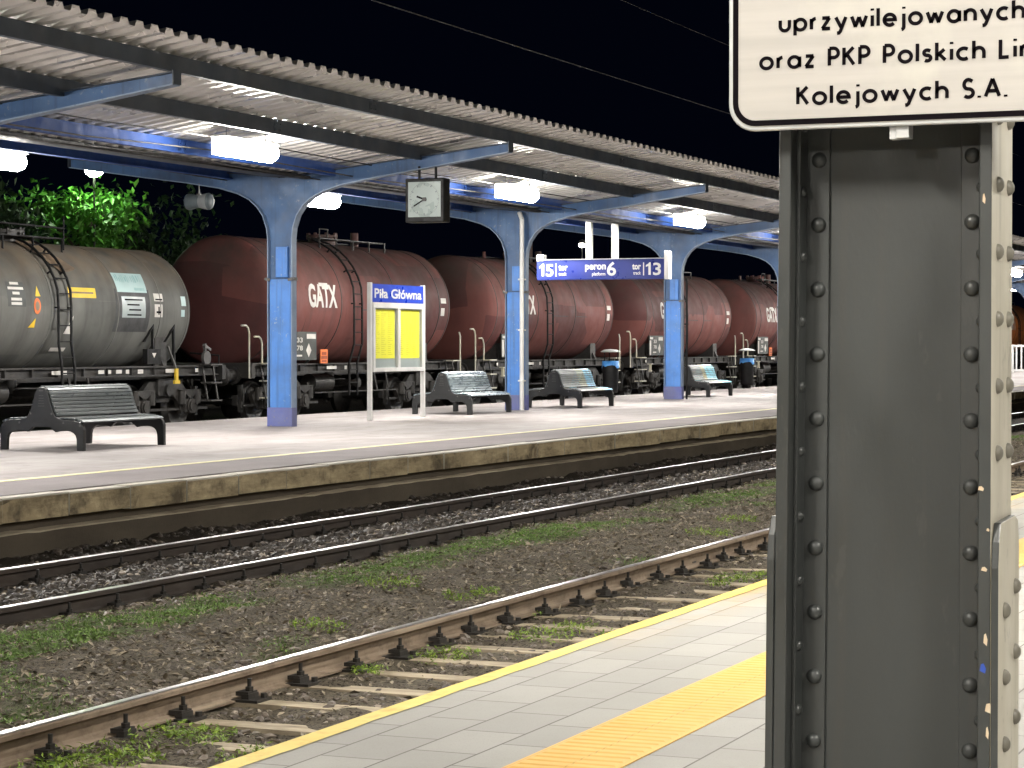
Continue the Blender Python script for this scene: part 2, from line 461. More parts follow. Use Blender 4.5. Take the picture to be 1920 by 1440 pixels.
def make_rail(y, label, x0=-6.0, x1=330.0, mats=None):
    mb = MB(); n = len(PROF)
    xs = [x0, 4, 8, 12, 16, 22, 30, 40, 60, 100, 180, x1]
    vs = [(x, y + p[0], p[1]) for x in xs for p in PROF]
    for i in range(len(xs) - 1):
        for k in range(n):
            f = (i * n + k, i * n + (k + 1) % n, (i + 1) * n + (k + 1) % n, (i + 1) * n + k)
            top = k in (n - 1, 0, n - 2)
            mb.f.append(f); mb.m.append(1 if top else 0); mb.s.append(False)
    mb.v = vs
    return tag(mb.build("rail", mats or [RM[0], RM[1]]), label, "rail", "rails of the station tracks")
make_rail(6.00, "brown steel rail with clips on the pale sleeper ends beside the tiled platform")
make_rail(4.50, "steel rail hidden under the tiled platform edge with yellow line")
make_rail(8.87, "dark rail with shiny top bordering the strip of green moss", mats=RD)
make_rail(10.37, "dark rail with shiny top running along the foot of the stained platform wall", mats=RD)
make_rail(24.75, "rail under the near wheels of the tank wagons")
make_rail(26.25, "rail under the wheels on the rear side of the tank wagons")

# ---- sleepers with their rail fastenings
M['sleeper'] = paint("weathered_sleeper", (0.50, 0.42, 0.30), (0.40, 0.33, 0.235), 5, 0.85, dirt=(0.10, 0.08, 0.055), dscale=3.5, damt=0.8, bmp=0.6, bscale=18, stretch=(3, 0.6, 1), rand=True, bdist=0.01)
def fastening_mb():
    mb = MB()
    mb.box((-0.08, -0.175, 0), (0.08, 0.175, 0.014))
    for s in (-1, 1):
        mb.box((-0.055, s * 0.068, 0.014), (0.055, s * 0.11, 0.042))
        mb.box((-0.05, s * 0.03, 0.030), (0.05, s * 0.105, 0.052))
        mb.cyl((0, s * 0.085, 0.05), (0, s * 0.085, 0.075), 0.024, 6, smooth=False)
        mb.cyl((0, s * 0.085, 0.07), (0, s * 0.085, 0.118), 0.0115, 8)
        mb.cyl((0.05, s * 0.145, 0.012), (0.05, s * 0.145, 0.038), 0.02, 6, smooth=False)
    return mb
def sleeper_mb(seed):
    r = random.Random(seed); mb = MB(); w = 0.092
    ys = [-1.28, -0.9, -0.4, 0, 0.4, 0.9, 1.28]
    A = []
    for y in ys:
        e = r.uniform(-0.012, 0.012)
        A += [(-w + e, y, -0.14), (w + e, y, -0.14), (w + e - 0.012, y, -0.004 + r.uniform(-0.005, 0.001)), (-w + e + 0.012, y, -0.004 + r.uniform(-0.005, 0.001))]
    fs = [(i * 4 + k, i * 4 + (k + 1) % 4, i * 4 + 4 + (k + 1) % 4, i * 4 + 4 + k) for i in range(len(ys) - 1) for k in range(4)]
    mb.add(A, fs); mb.add(A[:4], [(3, 2, 1, 0)]); mb.add(A[-4:], [(0, 1, 2, 3)])
    return mb
def make_sleeper():
    t = thing("railway_sleeper", "", "sleeper")
    sleeper_mb(3).build("timber", M['sleeper'], t)
    for s in (-0.75, 0.75):
        o = fastening_mb().build("rail_fastening", M['iron'], t); o.location = (0, s, -0.004)
    return t
sl0 = make_sleeper()
SL1 = "pale sleeper end between the brown near rail and the tiled platform edge"
SL2 = "half buried sleeper of the track below the stained platform wall"
sl0["label"] = SL1; sl0["group"] = "sleepers of the near track"
xs = [10.54 - 0.605 * k for k in range(9, 0, -1)] + [10.54 + 0.605 * k for k in range(0, 46)]
sl0.location = (xs[0], 5.25, -0.150)
for x in xs[1:]:
    c = copy_tree(sl0, (x + random.uniform(-0.02, 0.02), 5.25 + random.uniform(-0.04, 0.04), -0.150 + random.uniform(-0.010, 0.004)))
    c.rotation_euler = (random.uniform(-0.006, 0.006), 0, random.uniform(-0.02, 0.02))
slf = copy_tree(sl0, (13.2, 9.62, -0.150), SL2); slf["group"] = "sleepers of the second track"
for k in range(1, 80):
    c = copy_tree(slf, (13.2 + 0.605 * k, 9.62, -0.150 + random.uniform(-0.008, 0.006)))
    c.rotation_euler = (0, 0, random.uniform(-0.02, 0.02))

# ---- loose stones, dry debris, moss (nobody could count them)
ICO = None
def ico():
    b = bmesh.new(); bmesh.ops.create_icosphere(b, subdivisions=1, radius=1.0)
    v = np.array([q.co[:] for q in b.verts]); b.verts.index_update()
    f = np.array([[q.index for q in p.verts] for p in b.faces]); b.free()
    return v, f
IV, IF = ico()
def scatter_stones(name, pts, sizes, mats, mi_prob, flat=0.65):
    n = len(pts)
    # twelve differently broken stones
    forms = []
    for k in range(12):
        q = IV * (1 + rng.uniform(-0.38, 0.30, (len(IV), 1)))
        q = q * rng.uniform(0.65, 1.25, (1, 3))
        forms.append(q)
    forms = np.array(forms)
    V = forms[rng.integers(0, 12, n)] * sizes[:, None, None]
    V[:, :, 2] *= flat
    a = rng.uniform(0, 6.283, n); t = rng.normal(0, 0.35, n)
    c, s_ = np.cos(a)[:, None], np.sin(a)[:, None]
    x, y, z = V[:, :, 0], V[:, :, 1], V[:, :, 2]
    y2 = y * np.cos(t)[:, None] - z * np.sin(t)[:, None]; z2 = y * np.sin(t)[:, None] + z * np.cos(t)[:, None]
    V = np.stack([x * c - y2 * s_, x * s_ + y2 * c, z2], 2) + pts[:, None, :]
    Fa = IF[None] + (np.arange(n) * len(IV))[:, None, None]
    mi = np.repeat((rng.random(n) < mi_prob).astype(np.int32), len(IF))
    return fast_mesh(name, V.reshape(-1, 3), Fa.reshape(-1, 3), mats, mi)

def sample(n, y0, y1, xa=6.0, xb=46.0, keep=None, sink=0.0):
    out = []
    while len(out) < n:
        x = xa + (xb - xa) * random.random() ** 1.7
        y = random.uniform(y0, y1)
        if x < y * 0.9: continue                     # well outside the view
        if keep and not keep(x, y): continue
        out.append((x, y, ground_z(x, y) - sink))
    return out
def clear_of_rail(x, y):
    return all(abs(y - r) > 0.085 for r in (4.5, 6.0, 8.87, 10.37))
P = []; Z = []
def zone(n, y0, y1, s0, s1, keep=None, sink=0.0, xa=6.0):
    q = sample(n, y0, y1, xa, 46.0, keep or clear_of_rail, sink); P.extend(q)
    Z.extend([s0 + (s1 - s0) * random.random() ** 2 for _ in q])
off_sleeper = lambda x, y: clear_of_rail(x, y) and (y < 3.9 or min(abs((x - 10.54 + 0.3025) % 0.605 - 0.3025), 9) > 0.105 or random.random() < 0.10)
zone(6500, 3.7, 5.98, 0.012, 0.036, off_sleeper)
zone(5200, 6.1, 8.75, 0.010, 0.030, lambda x, y: clear_of_rail(x, y) and random.random() > moss_at(x, y) * 1.2, 0.004)
zone(1000, 6.1, 6.6, 0.02, 0.045)
zone(900, 8.4, 8.8, 0.02, 0.05)
st = scatter_stones("ballast", np.array(P), np.array(Z), [M['stone'], M['stone_pale']], 0.06)
tag(st, "loose brown ballast stones lying between and beside the rails", "ballast", kind="stuff")

P = []; Z = []
zone(11500, 8.93, 10.32, 0.018, 0.050, None, 0.004, 9.0)
zone(3400, 10.43, 11.25, 0.015, 0.050, None, 0.0, 10.0)
st = scatter_stones("dark_ballast", np.array(P), np.array(Z), [leaf_mat("dark_bed_stones", (0.020, 0.016, 0.014), (0.105, 0.085, 0.07)), M['stone_pale']], 0.035)  # stones of a darker tone round the second track
tag(st, "dark angular ballast stones around the second track by the platform wall", "ballast", kind="stuff")

def quads(name, pts, size, mats, curl=0.5, up=0.6, ratio=(0.15, 0.5)):
    """small bent flakes / leaves"""
    n = len(pts); pts = np.asarray(pts)
    a = rng.uniform(0, 6.283, n); L = rng.uniform(size[0], size[1], n); Wd = L * rng.uniform(ratio[0], ratio[1], n)
    tilt = rng.normal(0, up, n)
    d = np.stack([np.cos(a) * np.cos(tilt), np.sin(a) * np.cos(tilt), np.sin(tilt)], 1)
    p = np.stack([-np.sin(a), np.cos(a), rng.normal(0, 0.5, n)], 1)
    p /= np.linalg.norm(p, axis=1)[:, None]
    nrm = np.cross(d, p)
    V = np.empty((n, 6, 3))
    h = L[:, None] * 0.5; w = Wd[:, None] * 0.5
    V[:, 0] = pts - d * h; V[:, 1] = pts + p * w; V[:, 2] = pts + d * h; V[:, 3] = pts - p * w
    V[:, 4] = pts - d * h; V[:, 5] = pts + d * h
    V[:, 1] += nrm * (w * curl); V[:, 3] += nrm * (w * curl)
    Fq = (np.arange(n)[:, None] * 6) + np.array([0, 1, 2, 3])[None]
    V = V.reshape(-1, 3)
    return fast_mesh(name, V, Fq, mats)
q = np.array(sample(26000, 6.1, 8.8, keep=clear_of_rail) + sample(5500, 3.7, 5.95, keep=off_sleeper) + sample(2500, 8.95, 10.3, keep=clear_of_rail))
q[:, 2] += rng.uniform(0.002, 0.018, len(q))
tag(quads("debris", q, (0.02, 0.075), [M['litterleaf']], 0.5, 0.35), "dry brown leaf and twig debris strewn over the track bed", "debris", kind="stuff")

mp = np.array(sample(60000, 6.15, 8.82, keep=lambda x, y: clear_of_rail(x, y) and random.random() < (moss_at(x, y) * max(0.0, 0.75 + 1.3 * fbm(x, y, 3.0, 3, 7.7))) ** 1.2))
mp[:, 2] += rng.uniform(0.0, 0.028, len(mp))
tag(quads("moss", mp, (0.011, 0.034), [M['moss']], 0.4, 0.75), "low green moss and grass along the second track", "moss", kind="stuff")

WEED = [(335, 1380, .30), (375, 1372, .22), (205, 1412, .26), (240, 1420, .2), (60, 1432, .3), (130, 1436, .25), (690, 1255, .14), (1395, 1082, .30), (1415, 1078, .2),
        (1165, 1185, .22), (1020, 1190, .3), (830, 1225, .3), (980, 1148, .2), (870, 1135, .2), (600, 1190, .25), (910, 1120, .15), (1385, 985, .3), (1330, 1010, .3), (740, 1110, .3), (470, 1410, .2), (1080, 1170, .2), (1350, 1090, .16)]
wp = []
for u, v, r in WEED:
    x, y = at(u, v, -0.13)
    for _ in range(int(900 * r)):
        a = random.uniform(0, 6.283); rr = r * math.sqrt(random.random()) * 0.75
        px, py = x + rr * math.cos(a) * 1.3, y + rr * math.sin(a)
        if clear_of_rail(px, py) and py > 3.7: wp.append((px, py, ground_z(px, py) + random.uniform(0.005, 0.05)))
tag(quads("weeds", wp, (0.016, 0.046), [M['weed']], 0.5, 0.6), "bright green weeds sprouting among the stones by the sleepers", "weeds", kind="stuff")
# ------------------------------------------------------------------ far platform
def concrete(name, c1, c2, stain, samt=0.6, sscale=0.5, rough=0.85, stretch=(0.5, 1, 1), b=0.3):
    m, nt, p = base_mat(name, rough, 0, 0.3)
    v = coords(nt); vs_ = coords(nt, stretch)
    c = mix(nt, noise_fac(nt, v, 1.1, 6), c1, c2)
    c = mix(nt, mul(nt, noise_fac(nt, vs_, sscale, 7, 0.45, 0.72, 0.65), samt), c, stain)
    c = mix(nt, mul(nt, noise_fac(nt, v, 60, 3, 0.55, 0.7), 0.35), c, tuple(x * 0.6 for x in c1))
    nlink(nt, c, p.inputs["Base Color"])
    bump(nt, p, noise_fac(nt, v, 35, 6, 0.2, 0.8), b, 0.006)
    return m
def slab_mat():
    m, nt, p = base_mat("far_platform_concrete", 0.75, 0, 0.35)
    v = coords(nt)
    c = mix(nt, noise_fac(nt, v, 0.9, 6), (0.375, 0.345, 0.34), (0.295, 0.268, 0.264))
    c = mix(nt, mul(nt, noise_fac(nt, coords(nt, (0.25, 0.9, 1)), 0.9, 8, 0.45, 0.66, 0.68), 0.7), c, (0.22, 0.19, 0.185))
    c = mix(nt, mul(nt, noise_fac(nt, v, 3.5, 6, 0.58, 0.66, 0.6), 0.5), c, (0.16, 0.14, 0.135))
    b = nt.nodes.new("ShaderNodeTexBrick"); b.inputs["Scale"].default_value = 1.0
    b.inputs["Brick Width"].default_value = 0.5; b.inputs["Row Height"].default_value = 0.5; b.inputs["Mortar Size"].default_value = 0.006
    b.offset = 0.0; b.inputs["Color1"].default_value = (1, 1, 1, 1); b.inputs["Color2"].default_value = (0.88, 0.88, 0.88, 1); b.inputs["Mortar"].default_value = (0.55, 0.53, 0.5, 1)
    nlink(nt, v, b.inputs["Vector"])
    mm = nt.nodes.new("ShaderNodeMix"); mm.data_type = 'RGBA'; mm.blend_type = 'MULTIPLY'; mm.inputs[0].default_value = 0.8
    nlink(nt, c, mm.inputs[6]); nlink(nt, b.outputs["Color"], mm.inputs[7])
    nlink(nt, mm.outputs[2], p.inputs["Base Color"])
    bump(nt, p, noise_fac(nt, v, 20, 6, 0.2, 0.8), 0.25, 0.004)
    return m
M['far_top'] = slab_mat()
M['asphalt'] = concrete("mauve_asphalt", (0.215, 0.19, 0.195), (0.26, 0.23, 0.235), (0.15, 0.13, 0.135))
M['coping_top'] = concrete("pale_coping", (0.62, 0.59, 0.53), (0.52, 0.49, 0.43), (0.33, 0.30, 0.25), 0.5)
M['groove'] = concrete("dirty_groove", (0.04, 0.034, 0.034), (0.055, 0.047, 0.045), (0.025, 0.022, 0.02))
def face_mat():
    m, nt, p = base_mat("stained_slab_face", 0.9, 0, 0.25)
    v = coords(nt)
    c = mix(nt, noise_fac(nt, coords(nt, (1.0, 1, 5)), 1.3, 8, 0.36, 0.66, 0.72), (0.54, 0.44, 0.28), (0.20, 0.16, 0.10))
    c = mix(nt, mul(nt, noise_fac(nt, coords(nt, (1.2, 1, 1.5)), 1.6, 6, 0.5, 0.66, 0.65), 0.9), c, (0.09, 0.073, 0.05))
    vo = nt.nodes.new("ShaderNodeTexVoronoi"); vo.inputs["Scale"].default_value = 3.0; nlink(nt, coords(nt, (0.8, 1, 1.6)), vo.inputs["Vector"])
    sp = nt.nodes.new("ShaderNodeSeparateColor"); nlink(nt, vo.outputs["Color"], sp.inputs[0])
    r = nt.nodes.new("ShaderNodeMapRange"); r.inputs[1].default_value = 0.62; r.inputs[2].default_value = 0.66; nlink(nt, sp.outputs[0], r.inputs[0])
    c = mix(nt, mul(nt, mul(nt, r.outputs[0], noise_fac(nt, v, 7, 5, 0.4, 0.6)), 0.8), c, (0.40, 0.32, 0.20))
    nlink(nt, c, p.inputs["Base Color"])
    bump(nt, p, noise_fac(nt, v, 14, 7, 0.25, 0.75), 0.6, 0.015)
    return m
M['face'] = face_mat()
M['lowwall'] = concrete("brown_wall_concrete", (0.10, 0.083, 0.062), (0.075, 0.061, 0.046), (0.04, 0.033, 0.026), 0.7, 0.9, 0.95, (0.4, 1, 2), 0.5)
M['ledge'] = concrete("lit_ledge_concrete", (0.52, 0.45, 0.34), (0.38, 0.32, 0.24), (0.12, 0.10, 0.07), 0.7, 1.5)  # pale tone paints in the light caught along the ledge
def line_mat(name, c1, c2, worn, lo, hi):
    m, nt, p = base_mat(name, 0.6, 0, 0.4)
    v = coords(nt)
    c = mix(nt, noise_fac(nt, v, 1.5, 5), c1, c2)
    c = mix(nt, mul(nt, noise_fac(nt, v, 9, 7, lo, hi, 0.7), 0.8), c, worn)
    nlink(nt, c, p.inputs["Base Color"])
    return m
M['farline'] = line_mat("faded_yellow_line", (0.74, 0.68, 0.36), (0.62, 0.56, 0.30), (0.40, 0.36, 0.28), 0.5, 0.68)

XE = 210.0
pf = MB()
pf.box((-15, 12.87, -0.35), (XE, 19.85, FAR_TOP))
struct(pf.build("far_platform", M['far_top']), "pale concrete surface of the far platform")
pf = MB(); pf.box((-15, 11.60, -0.3), (XE, 12.75, FAR_TOP - 0.002)); struct(pf.build("platform_edge_strip", M['asphalt']))
pf = MB(); pf.box((-15, 11.50, -0.3), (XE, 11.60, FAR_TOP - 0.03)); struct(pf.build("platform_groove", M['groove']))
pf = MB(); pf.box((-15, 12.75, -0.3), (XE, 12.87, FAR_TOP + 0.002)); struct(pf.build("yellow_line", M['farline']), "faded yellow safety line along the far platform")
# coping slabs with open joints, each a little out of true
pf = MB(); x = -14.0
while x < 120:
    L = 0.99; dy = random.uniform(-0.008, 0.008); dz = random.uniform(-0.005, 0.004)
    y0, y1, z0, z1 = 11.31 + dy, 11.50, 0.225 + random.uniform(-0.012, 0.01), FAR_TOP + dz
    c = 0.014
    vs_ = [(x + 0.006, y0, z0), (x + L, y0, z0), (x + L, y0, z1 - c), (x + L, y0 + c, z1), (x + L, y1, z1), (x + L, y1, z0),
           (x + 0.006, y0, z1 - c), (x + 0.006, y0 + c, z1), (x + 0.006, y1, z1), (x + 0.006, y1, z0)]
    pf.add(vs_, [(0, 1, 2, 6)], 1)
    pf.add(vs_, [(6, 2, 3, 7), (7, 3, 4, 8), (0, 6, 7, 8, 9), (1, 5, 4, 3, 2), (0, 9, 5, 1), (8, 4, 5, 9)], 0)
    x += 1.0
pf.box((120, 11.31, 0.225), (XE, 11.50, FAR_TOP), 0)
struct(pf.build("platform_coping", [M['coping_top'], M['face']]), "pale coping slabs with ochre stained faces on the far platform edge")
# recessed course and the lower wall with its broken ledge
pf = MB(); pf.box((-15, 11.40, -0.3), (XE, 11.499, 0.224), 0)
xs = np.arange(-15, 121, 0.22); n = len(xs); A = []
for x in xs:
    k = 0.5 + 1.2 * fbm(x, 2.0, 0.28, 3, 1.0); e = 0.012 * fbm(x, 0, 3.0, 3, 4)
    zt = 0.135 + e - 0.02 * max(0, -k)
    A += [(x, 11.255 + e, -0.3), (x, 11.255 + e, zt - 0.012), (x, 11.268 + e * 0.6, zt), (x, 11.40, zt + 0.004)]
for k, mi in ((0, 0), (1, 1), (2, 1)):
    pf.add(A, [(i * 4 + k, i * 4 + 4 + k, i * 4 + 5 + k, i * 4 + 1 + k) for i in range(n - 1)], mi)
pf.box((121, 11.255, -0.3), (XE, 11.40, 0.135), 0)
struct(pf.build("platform_wall", [M['lowwall'], M['ledge']]), "dark brown lower wall of the far platform with a broken ledge")

# ------------------------------------------------------------------ near platform
def paving_mat():
    m, nt, p = base_mat("grey_paving", 0.7, 0, 0.4)
    v = coords(nt)
    b = nt.nodes.new("ShaderNodeTexBrick"); b.inputs["Scale"].default_value = 1.0; b.offset = 0.5; b.offset_frequency = 2
    b.inputs["Brick Width"].default_value = 0.42; b.inputs["Row Height"].default_value = 0.235
    b.inputs["Mortar Size"].default_value = 0.0040; b.inputs["Mortar Smooth"].default_value = 0.1; b.inputs["Bias"].default_value = -0.1
    b.inputs["Color1"].default_value = (0.39, 0.38, 0.355, 1); b.inputs["Color2"].default_value = (0.325, 0.315, 0.295, 1); b.inputs["Mortar"].default_value = (0.13, 0.12, 0.105, 1)
    mp = nt.nodes.new("ShaderNodeMapping"); mp.inputs["Location"].default_value = (0.07, -0.165 + 0.0, 0); nlink(nt, v, mp.inputs["Vector"])
    nlink(nt, mp.outputs[0], b.inputs["Vector"])
    c = mix(nt, mul(nt, noise_fac(nt, v, 1.6, 7, 0.42, 0.75, 0.7), 0.35), b.outputs["Color"], (0.27, 0.255, 0.225))
    c = mix(nt, mul(nt, noise_fac(nt, v, 160, 2, 0.55, 0.75), 0.4), c, (0.20, 0.195, 0.18))
    # yellow-brown wear along the painted edge
    sx = nt.nodes.new("ShaderNodeSeparateXYZ"); nlink(nt, v, sx.inputs[0])
    e = nt.nodes.new("ShaderNodeMapRange"); e.inputs[1].default_value = 3.28; e.inputs[2].default_value = 3.62; nlink(nt, sx.outputs[1], e.inputs[0])
    ex = nt.nodes.new("ShaderNodeMapRange"); ex.inputs[1].default_value = 9.0; ex.inputs[2].default_value = 12.0; nlink(nt, sx.outputs[0], ex.inputs[0])
    c = mix(nt, mul(nt, mul(nt, mul(nt, e.outputs[0], ex.outputs[0]), noise_fac(nt, coords(nt, (0.5, 1.6, 1)), 3.2, 6, 0.36, 0.62, 0.65)), 0.75), c, (0.50, 0.33, 0.11))
    nlink(nt, c, p.inputs["Base Color"])
    inv = nt.nodes.new("ShaderNodeMath"); inv.operation = 'SUBTRACT'; inv.inputs[0].default_value = 1.0; nlink(nt, b.outputs["Fac"], inv.inputs[1])
    bump(nt, p, inv.outputs[0], 0.5, 0.003)
    return m
M['paving'] = paving_mat()
M['edge_yellow'] = line_mat("worn_edge_yellow", (0.80, 0.58, 0.12), (0.84, 0.65, 0.20), (0.60, 0.38, 0.09), 0.52, 0.72)
def tactile_mat():
    m, nt, p = base_mat("yellow_tactile_paving", 0.6, 0, 0.4)
    v = coords(nt)
    c = mix(nt, noise_fac(nt, v, 2.0, 5), (0.76, 0.44, 0.095), (0.82, 0.50, 0.13))
    sx = nt.nodes.new("ShaderNodeSeparateXYZ"); nlink(nt, v, sx.inputs[0])
    def saw(o, per, ph, w):
        a = nt.nodes.new("ShaderNodeMath"); a.operation = 'PINGPONG'; a.inputs[1].default_value = per / 2
        s_ = nt.nodes.new("ShaderNodeMath"); s_.operation = 'ADD'; s_.inputs[1].default_value = ph; nlink(nt, o, s_.inputs[0]); nlink(nt, s_.outputs[0], a.inputs[0])
        r = nt.nodes.new("ShaderNodeMapRange"); r.inputs[1].default_value = 0; r.inputs[2].default_value = w; r.inputs[3].default_value = 1; r.inputs[4].default_value = 0
        nlink(nt, a.outputs[0], r.inputs[0]); return r.outputs[0]
    c = mix(nt, mul(nt, noise_fac(nt, v, 5, 7, 0.45, 0.7, 0.7), 0.35), c, (0.62, 0.36, 0.06))
    c = mix(nt, mul(nt, saw(sx.outputs[1], 0.175, 0.0, 0.004), 0.6), c, (0.45, 0.25, 0.05))
    c = mix(nt, mul(nt, saw(sx.outputs[0], 0.35, 0.0, 0.004), 0.6), c, (0.45, 0.25, 0.05))
    nlink(nt, c, p.inputs["Base Color"])
    return m
M['tactile'] = tactile_mat()
pn = MB(); pn.box((-12, -7, -0.35), (XE, 3.67, NEAR_TOP)); struct(pn.build("near_platform", M['paving']), "grey paved surface of the near platform")
pn = MB(); z = NEAR_TOP + 0.003
xs = np.arange(-12, 90, 0.12); e = [3.588 + 0.010 * fbm(x, 1, 1.1, 4, 2.0) + (0.008 * fbm(x, 5, 4.0, 2, 8.0)) for x in xs]
pn.add([(x, 3.675, z) for x in xs] + [(x, q, z) for x, q in zip(xs, e)], [(i, i + len(xs), i + len(xs) + 1, i + 1) for i in range(len(xs) - 1)])
pn.add([(x, 3.675, z) for x in (-12, XE)] + [(x, 3.675, 0.25) for x in (-12, XE)], [(0, 1, 3, 2)])
struct(pn.build("yellow_edge_line", M['edge_yellow']), "broad yellow line painted on the near platform edge")
pn = MB(); z = NEAR_TOP
pn.box((-12, 2.46, z - 0.05), (XE, 2.81, z + 0.004))
for k in range(int((60 + 2) / 0.07)):        # raised bars of the tactile tiles
    x = 2.0 + k * 0.07
    if x > 40: break
    for y in (2.478,):
        y0_, y1_ = 2.478, 2.792; wv = 0.004 * math.sin(k * 1.7)
        pn.add([(x - 0.022 + wv, y0_, z + 0.004), (x + 0.022 + wv, y0_, z + 0.004), (x + 0.022 - wv, y1_, z + 0.004), (x - 0.022 - wv, y1_, z + 0.004),
                (x - 0.012 + wv, y0_ + .01, z + 0.0075), (x + 0.012 + wv, y0_ + .01, z + 0.0075), (x + 0.012 - wv, y1_ - .01, z + 0.0075), (x - 0.012 - wv, y1_ - .01, z + 0.0075)],
               [(4, 5, 6, 7), (0, 1, 5, 4), (1, 2, 6, 5), (2, 3, 7, 6), (3, 0, 4, 7)])
struct(pn.build("tactile_strip", M['tactile']), "yellow ribbed tactile strip in the near platform paving")

# ------------------------------------------------------------------ riveted steel column (near)
M['colpaint'] = paint("dark_grey_column_paint", (0.043, 0.0465, 0.0455), (0.036, 0.039, 0.0385), 3.0, 0.42, spec=0.6, dirt=(0.034, 0.035, 0.034), damt=0.35, dscale=2.2, bmp=0.12, bscale=120, stretch=(1, 1, 0.35), bdist=0.002, runs=(0.05, 0.048, 0.043), scuff=(0.055, 0.056, 0.053))
M['col_lit'] = paint("lit_column_tone", (0.60, 0.56, 0.47), (0.52, 0.485, 0.40), 4.0, 0.45, spec=0.5, dirt=(0.34, 0.31, 0.25), damt=0.4, dscale=3, bmp=0.12, bscale=90, stretch=(1, 1, 0.4), bdist=0.002, runs=(0.25, 0.22, 0.17), scuff=(0.17, 0.16, 0.14))  # lit copy of the column grey: lamplight on the outward face painted in
M['rivet_shaded'] = paint("shaded_rivets", (0.20, 0.185, 0.15), (0.15, 0.14, 0.115), 20, 0.5, bmp=0)  # shaded sides of the flange rivets put into a darker colour
M['chip'] = paint("chipped_primer", (0.62, 0.45, 0.28), (0.7, 0.6, 0.45), 20, 0.7, bmp=0)
M['chipblue'] = paint("old_blue_paint", (0.03, 0.08, 0.42), None, 20, 0.5, bmp=0)
CX, CY, CW, CF = 5.5, 1.276, 0.515, 0.262      # centre, depth across, flange width
YL, YR = CW / 2, -CW / 2
def colshape(mb):
    mb.v = [(CX + x, CY + y * (1 + 0.018 * (2.26 - z)) + 0.0046 * (2.26 - z), z) for x, y, z in mb.v]
    return mb
def rivet(mb, c, n, r=0.0195, h=0.015, mi=0):
    n = Vector(n); t = Vector((0, 0, 1)); a = n.cross(t).normalized(); b = a.cross(n)
    c = Vector(c); N = 14; prof = [(1.0, 0.0), (0.93, 0.36), (0.74, 0.68), (0.42, 0.92)]
    vs_ = [c + (a * math.cos(2 * math.pi * k / N) + b * math.sin(2 * math.pi * k / N)) * r * q + n * h * w for q, w in prof for k in range(N)] + [c + n * h]
    fs_ = [(i * N + k, i * N + (k + 1) % N, (i + 1) * N + (k + 1) % N, (i + 1) * N + k) for i in range(3) for k in range(N)] + [(3 * N + k, 3 * N + (k + 1) % N, 4 * N) for k in range(N)]
    mb.add(vs_, fs_, mi, True)
ZT = 5.2
col = thing("riveted_column", "tall dark grey riveted steel column on the paved platform carrying the white sign", "column")
w = MB(); w.box((-0.006, YR + 0.03, NEAR_TOP), (0.006, YL - 0.03, ZT)); colshape(w).build("web", M['colpaint'], col)
RZ = [0.43 + 0.1595 * k for k in range(30)]
for s, nm in ((1, 'l'), (-1, 'r')):
    y_in = s * (CW / 2 - 0.03); fl = MB()
    fl.box((-CF / 2, s * CW / 2, NEAR_TOP), (CF / 2, y_in, ZT), 0)
    # two plates riveted together: the outer one slightly narrower
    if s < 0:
        fl.m[-4] = 1                                    # the outward face (towards -Y) takes the painted-in lamplight tone
    for z in RZ:
        for dx in (-0.058, 0.075):
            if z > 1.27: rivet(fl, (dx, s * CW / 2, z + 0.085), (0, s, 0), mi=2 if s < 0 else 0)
    o = colshape(fl).build("flange", [M['colpaint'], M['col_lit'], M['rivet_shaded']], col, bevel=0.003)
    for f in (-1, 1):
        an = MB()                                       # angle iron joining web and flange
        an.box((f * 0.006, y_in, NEAR_TOP), (f * 0.016, y_in - s * 0.066, ZT))
        an.box((f * 0.016, y_in, NEAR_TOP), (f * 0.082, y_in - s * 0.010, ZT))
        for z in RZ:
            rivet(an, (f * 0.016, y_in - s * 0.039, z), (f, 0, 0))
            rivet(an, (f * 0.056, y_in - s * 0.010, z + 0.08), (0, -s, 0), 0.014, 0.011)
        colshape(an).build("angle_iron", M['colpaint'], col, bevel=0.002)
    pl = MB(); zt = 1.315                               # strengthening plate round the foot
    q = [(-CF / 2 - 0.004, NEAR_TOP), (CF / 2 + 0.004, NEAR_TOP), (CF / 2 + 0.004, zt - 0.075), (CF / 2 - 0.015, zt - 0.012), (CF / 2 - 0.05, zt), (-CF / 2 + 0.03, zt - 0.006), (-CF / 2 + 0.006, zt - 0.05), (-CF / 2 - 0.004, zt - 0.11)]
    pl.prism(q, 1, s * (CW / 2 + 0.001), s * (CW / 2 + 0.019), 0)
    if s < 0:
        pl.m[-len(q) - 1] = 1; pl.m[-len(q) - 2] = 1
    for z in RZ:
        if z < 1.14:
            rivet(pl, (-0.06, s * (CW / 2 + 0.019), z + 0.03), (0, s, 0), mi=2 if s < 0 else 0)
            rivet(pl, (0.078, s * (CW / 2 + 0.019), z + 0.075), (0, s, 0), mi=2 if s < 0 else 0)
    colshape(pl).build("foot_plate", [M['colpaint'], M['col_lit'], M['rivet_shaded']], col, bevel=0.003)
ch = MB()                                               # paint chips on the corner by the side painted as lit
yr = -CW / 2
for z0, dz, y0, dy, mi in ((1.195, .012, .010, .012, 0), (1.385, .012, .018, .012, 0), (1.02, .03, .008, .008, 0), (0.955, .024, .012, .012, 1), (0.86, .026, -.004, .016, 0), (0.80, .03, .004, .006, 0), (1.29, .008, .004, .006, 0), (2.06, .025, .016, .006, 0)):
    p = [(y0, z0), (y0 + dy, z0 + dz * .25), (y0 + dy * .8, z0 + dz * .9), (y0 + dy * .3, z0 + dz), (y0 - dy * .2, z0 + dz * .5)]
    ch.add([(-CF / 2 - 0.0012, yr + a, b) for a, b in p], [(0, 1, 2, 3, 4)], mi)
colshape(ch).build("paint_chips", [M['chip'], M['chipblue']], col)

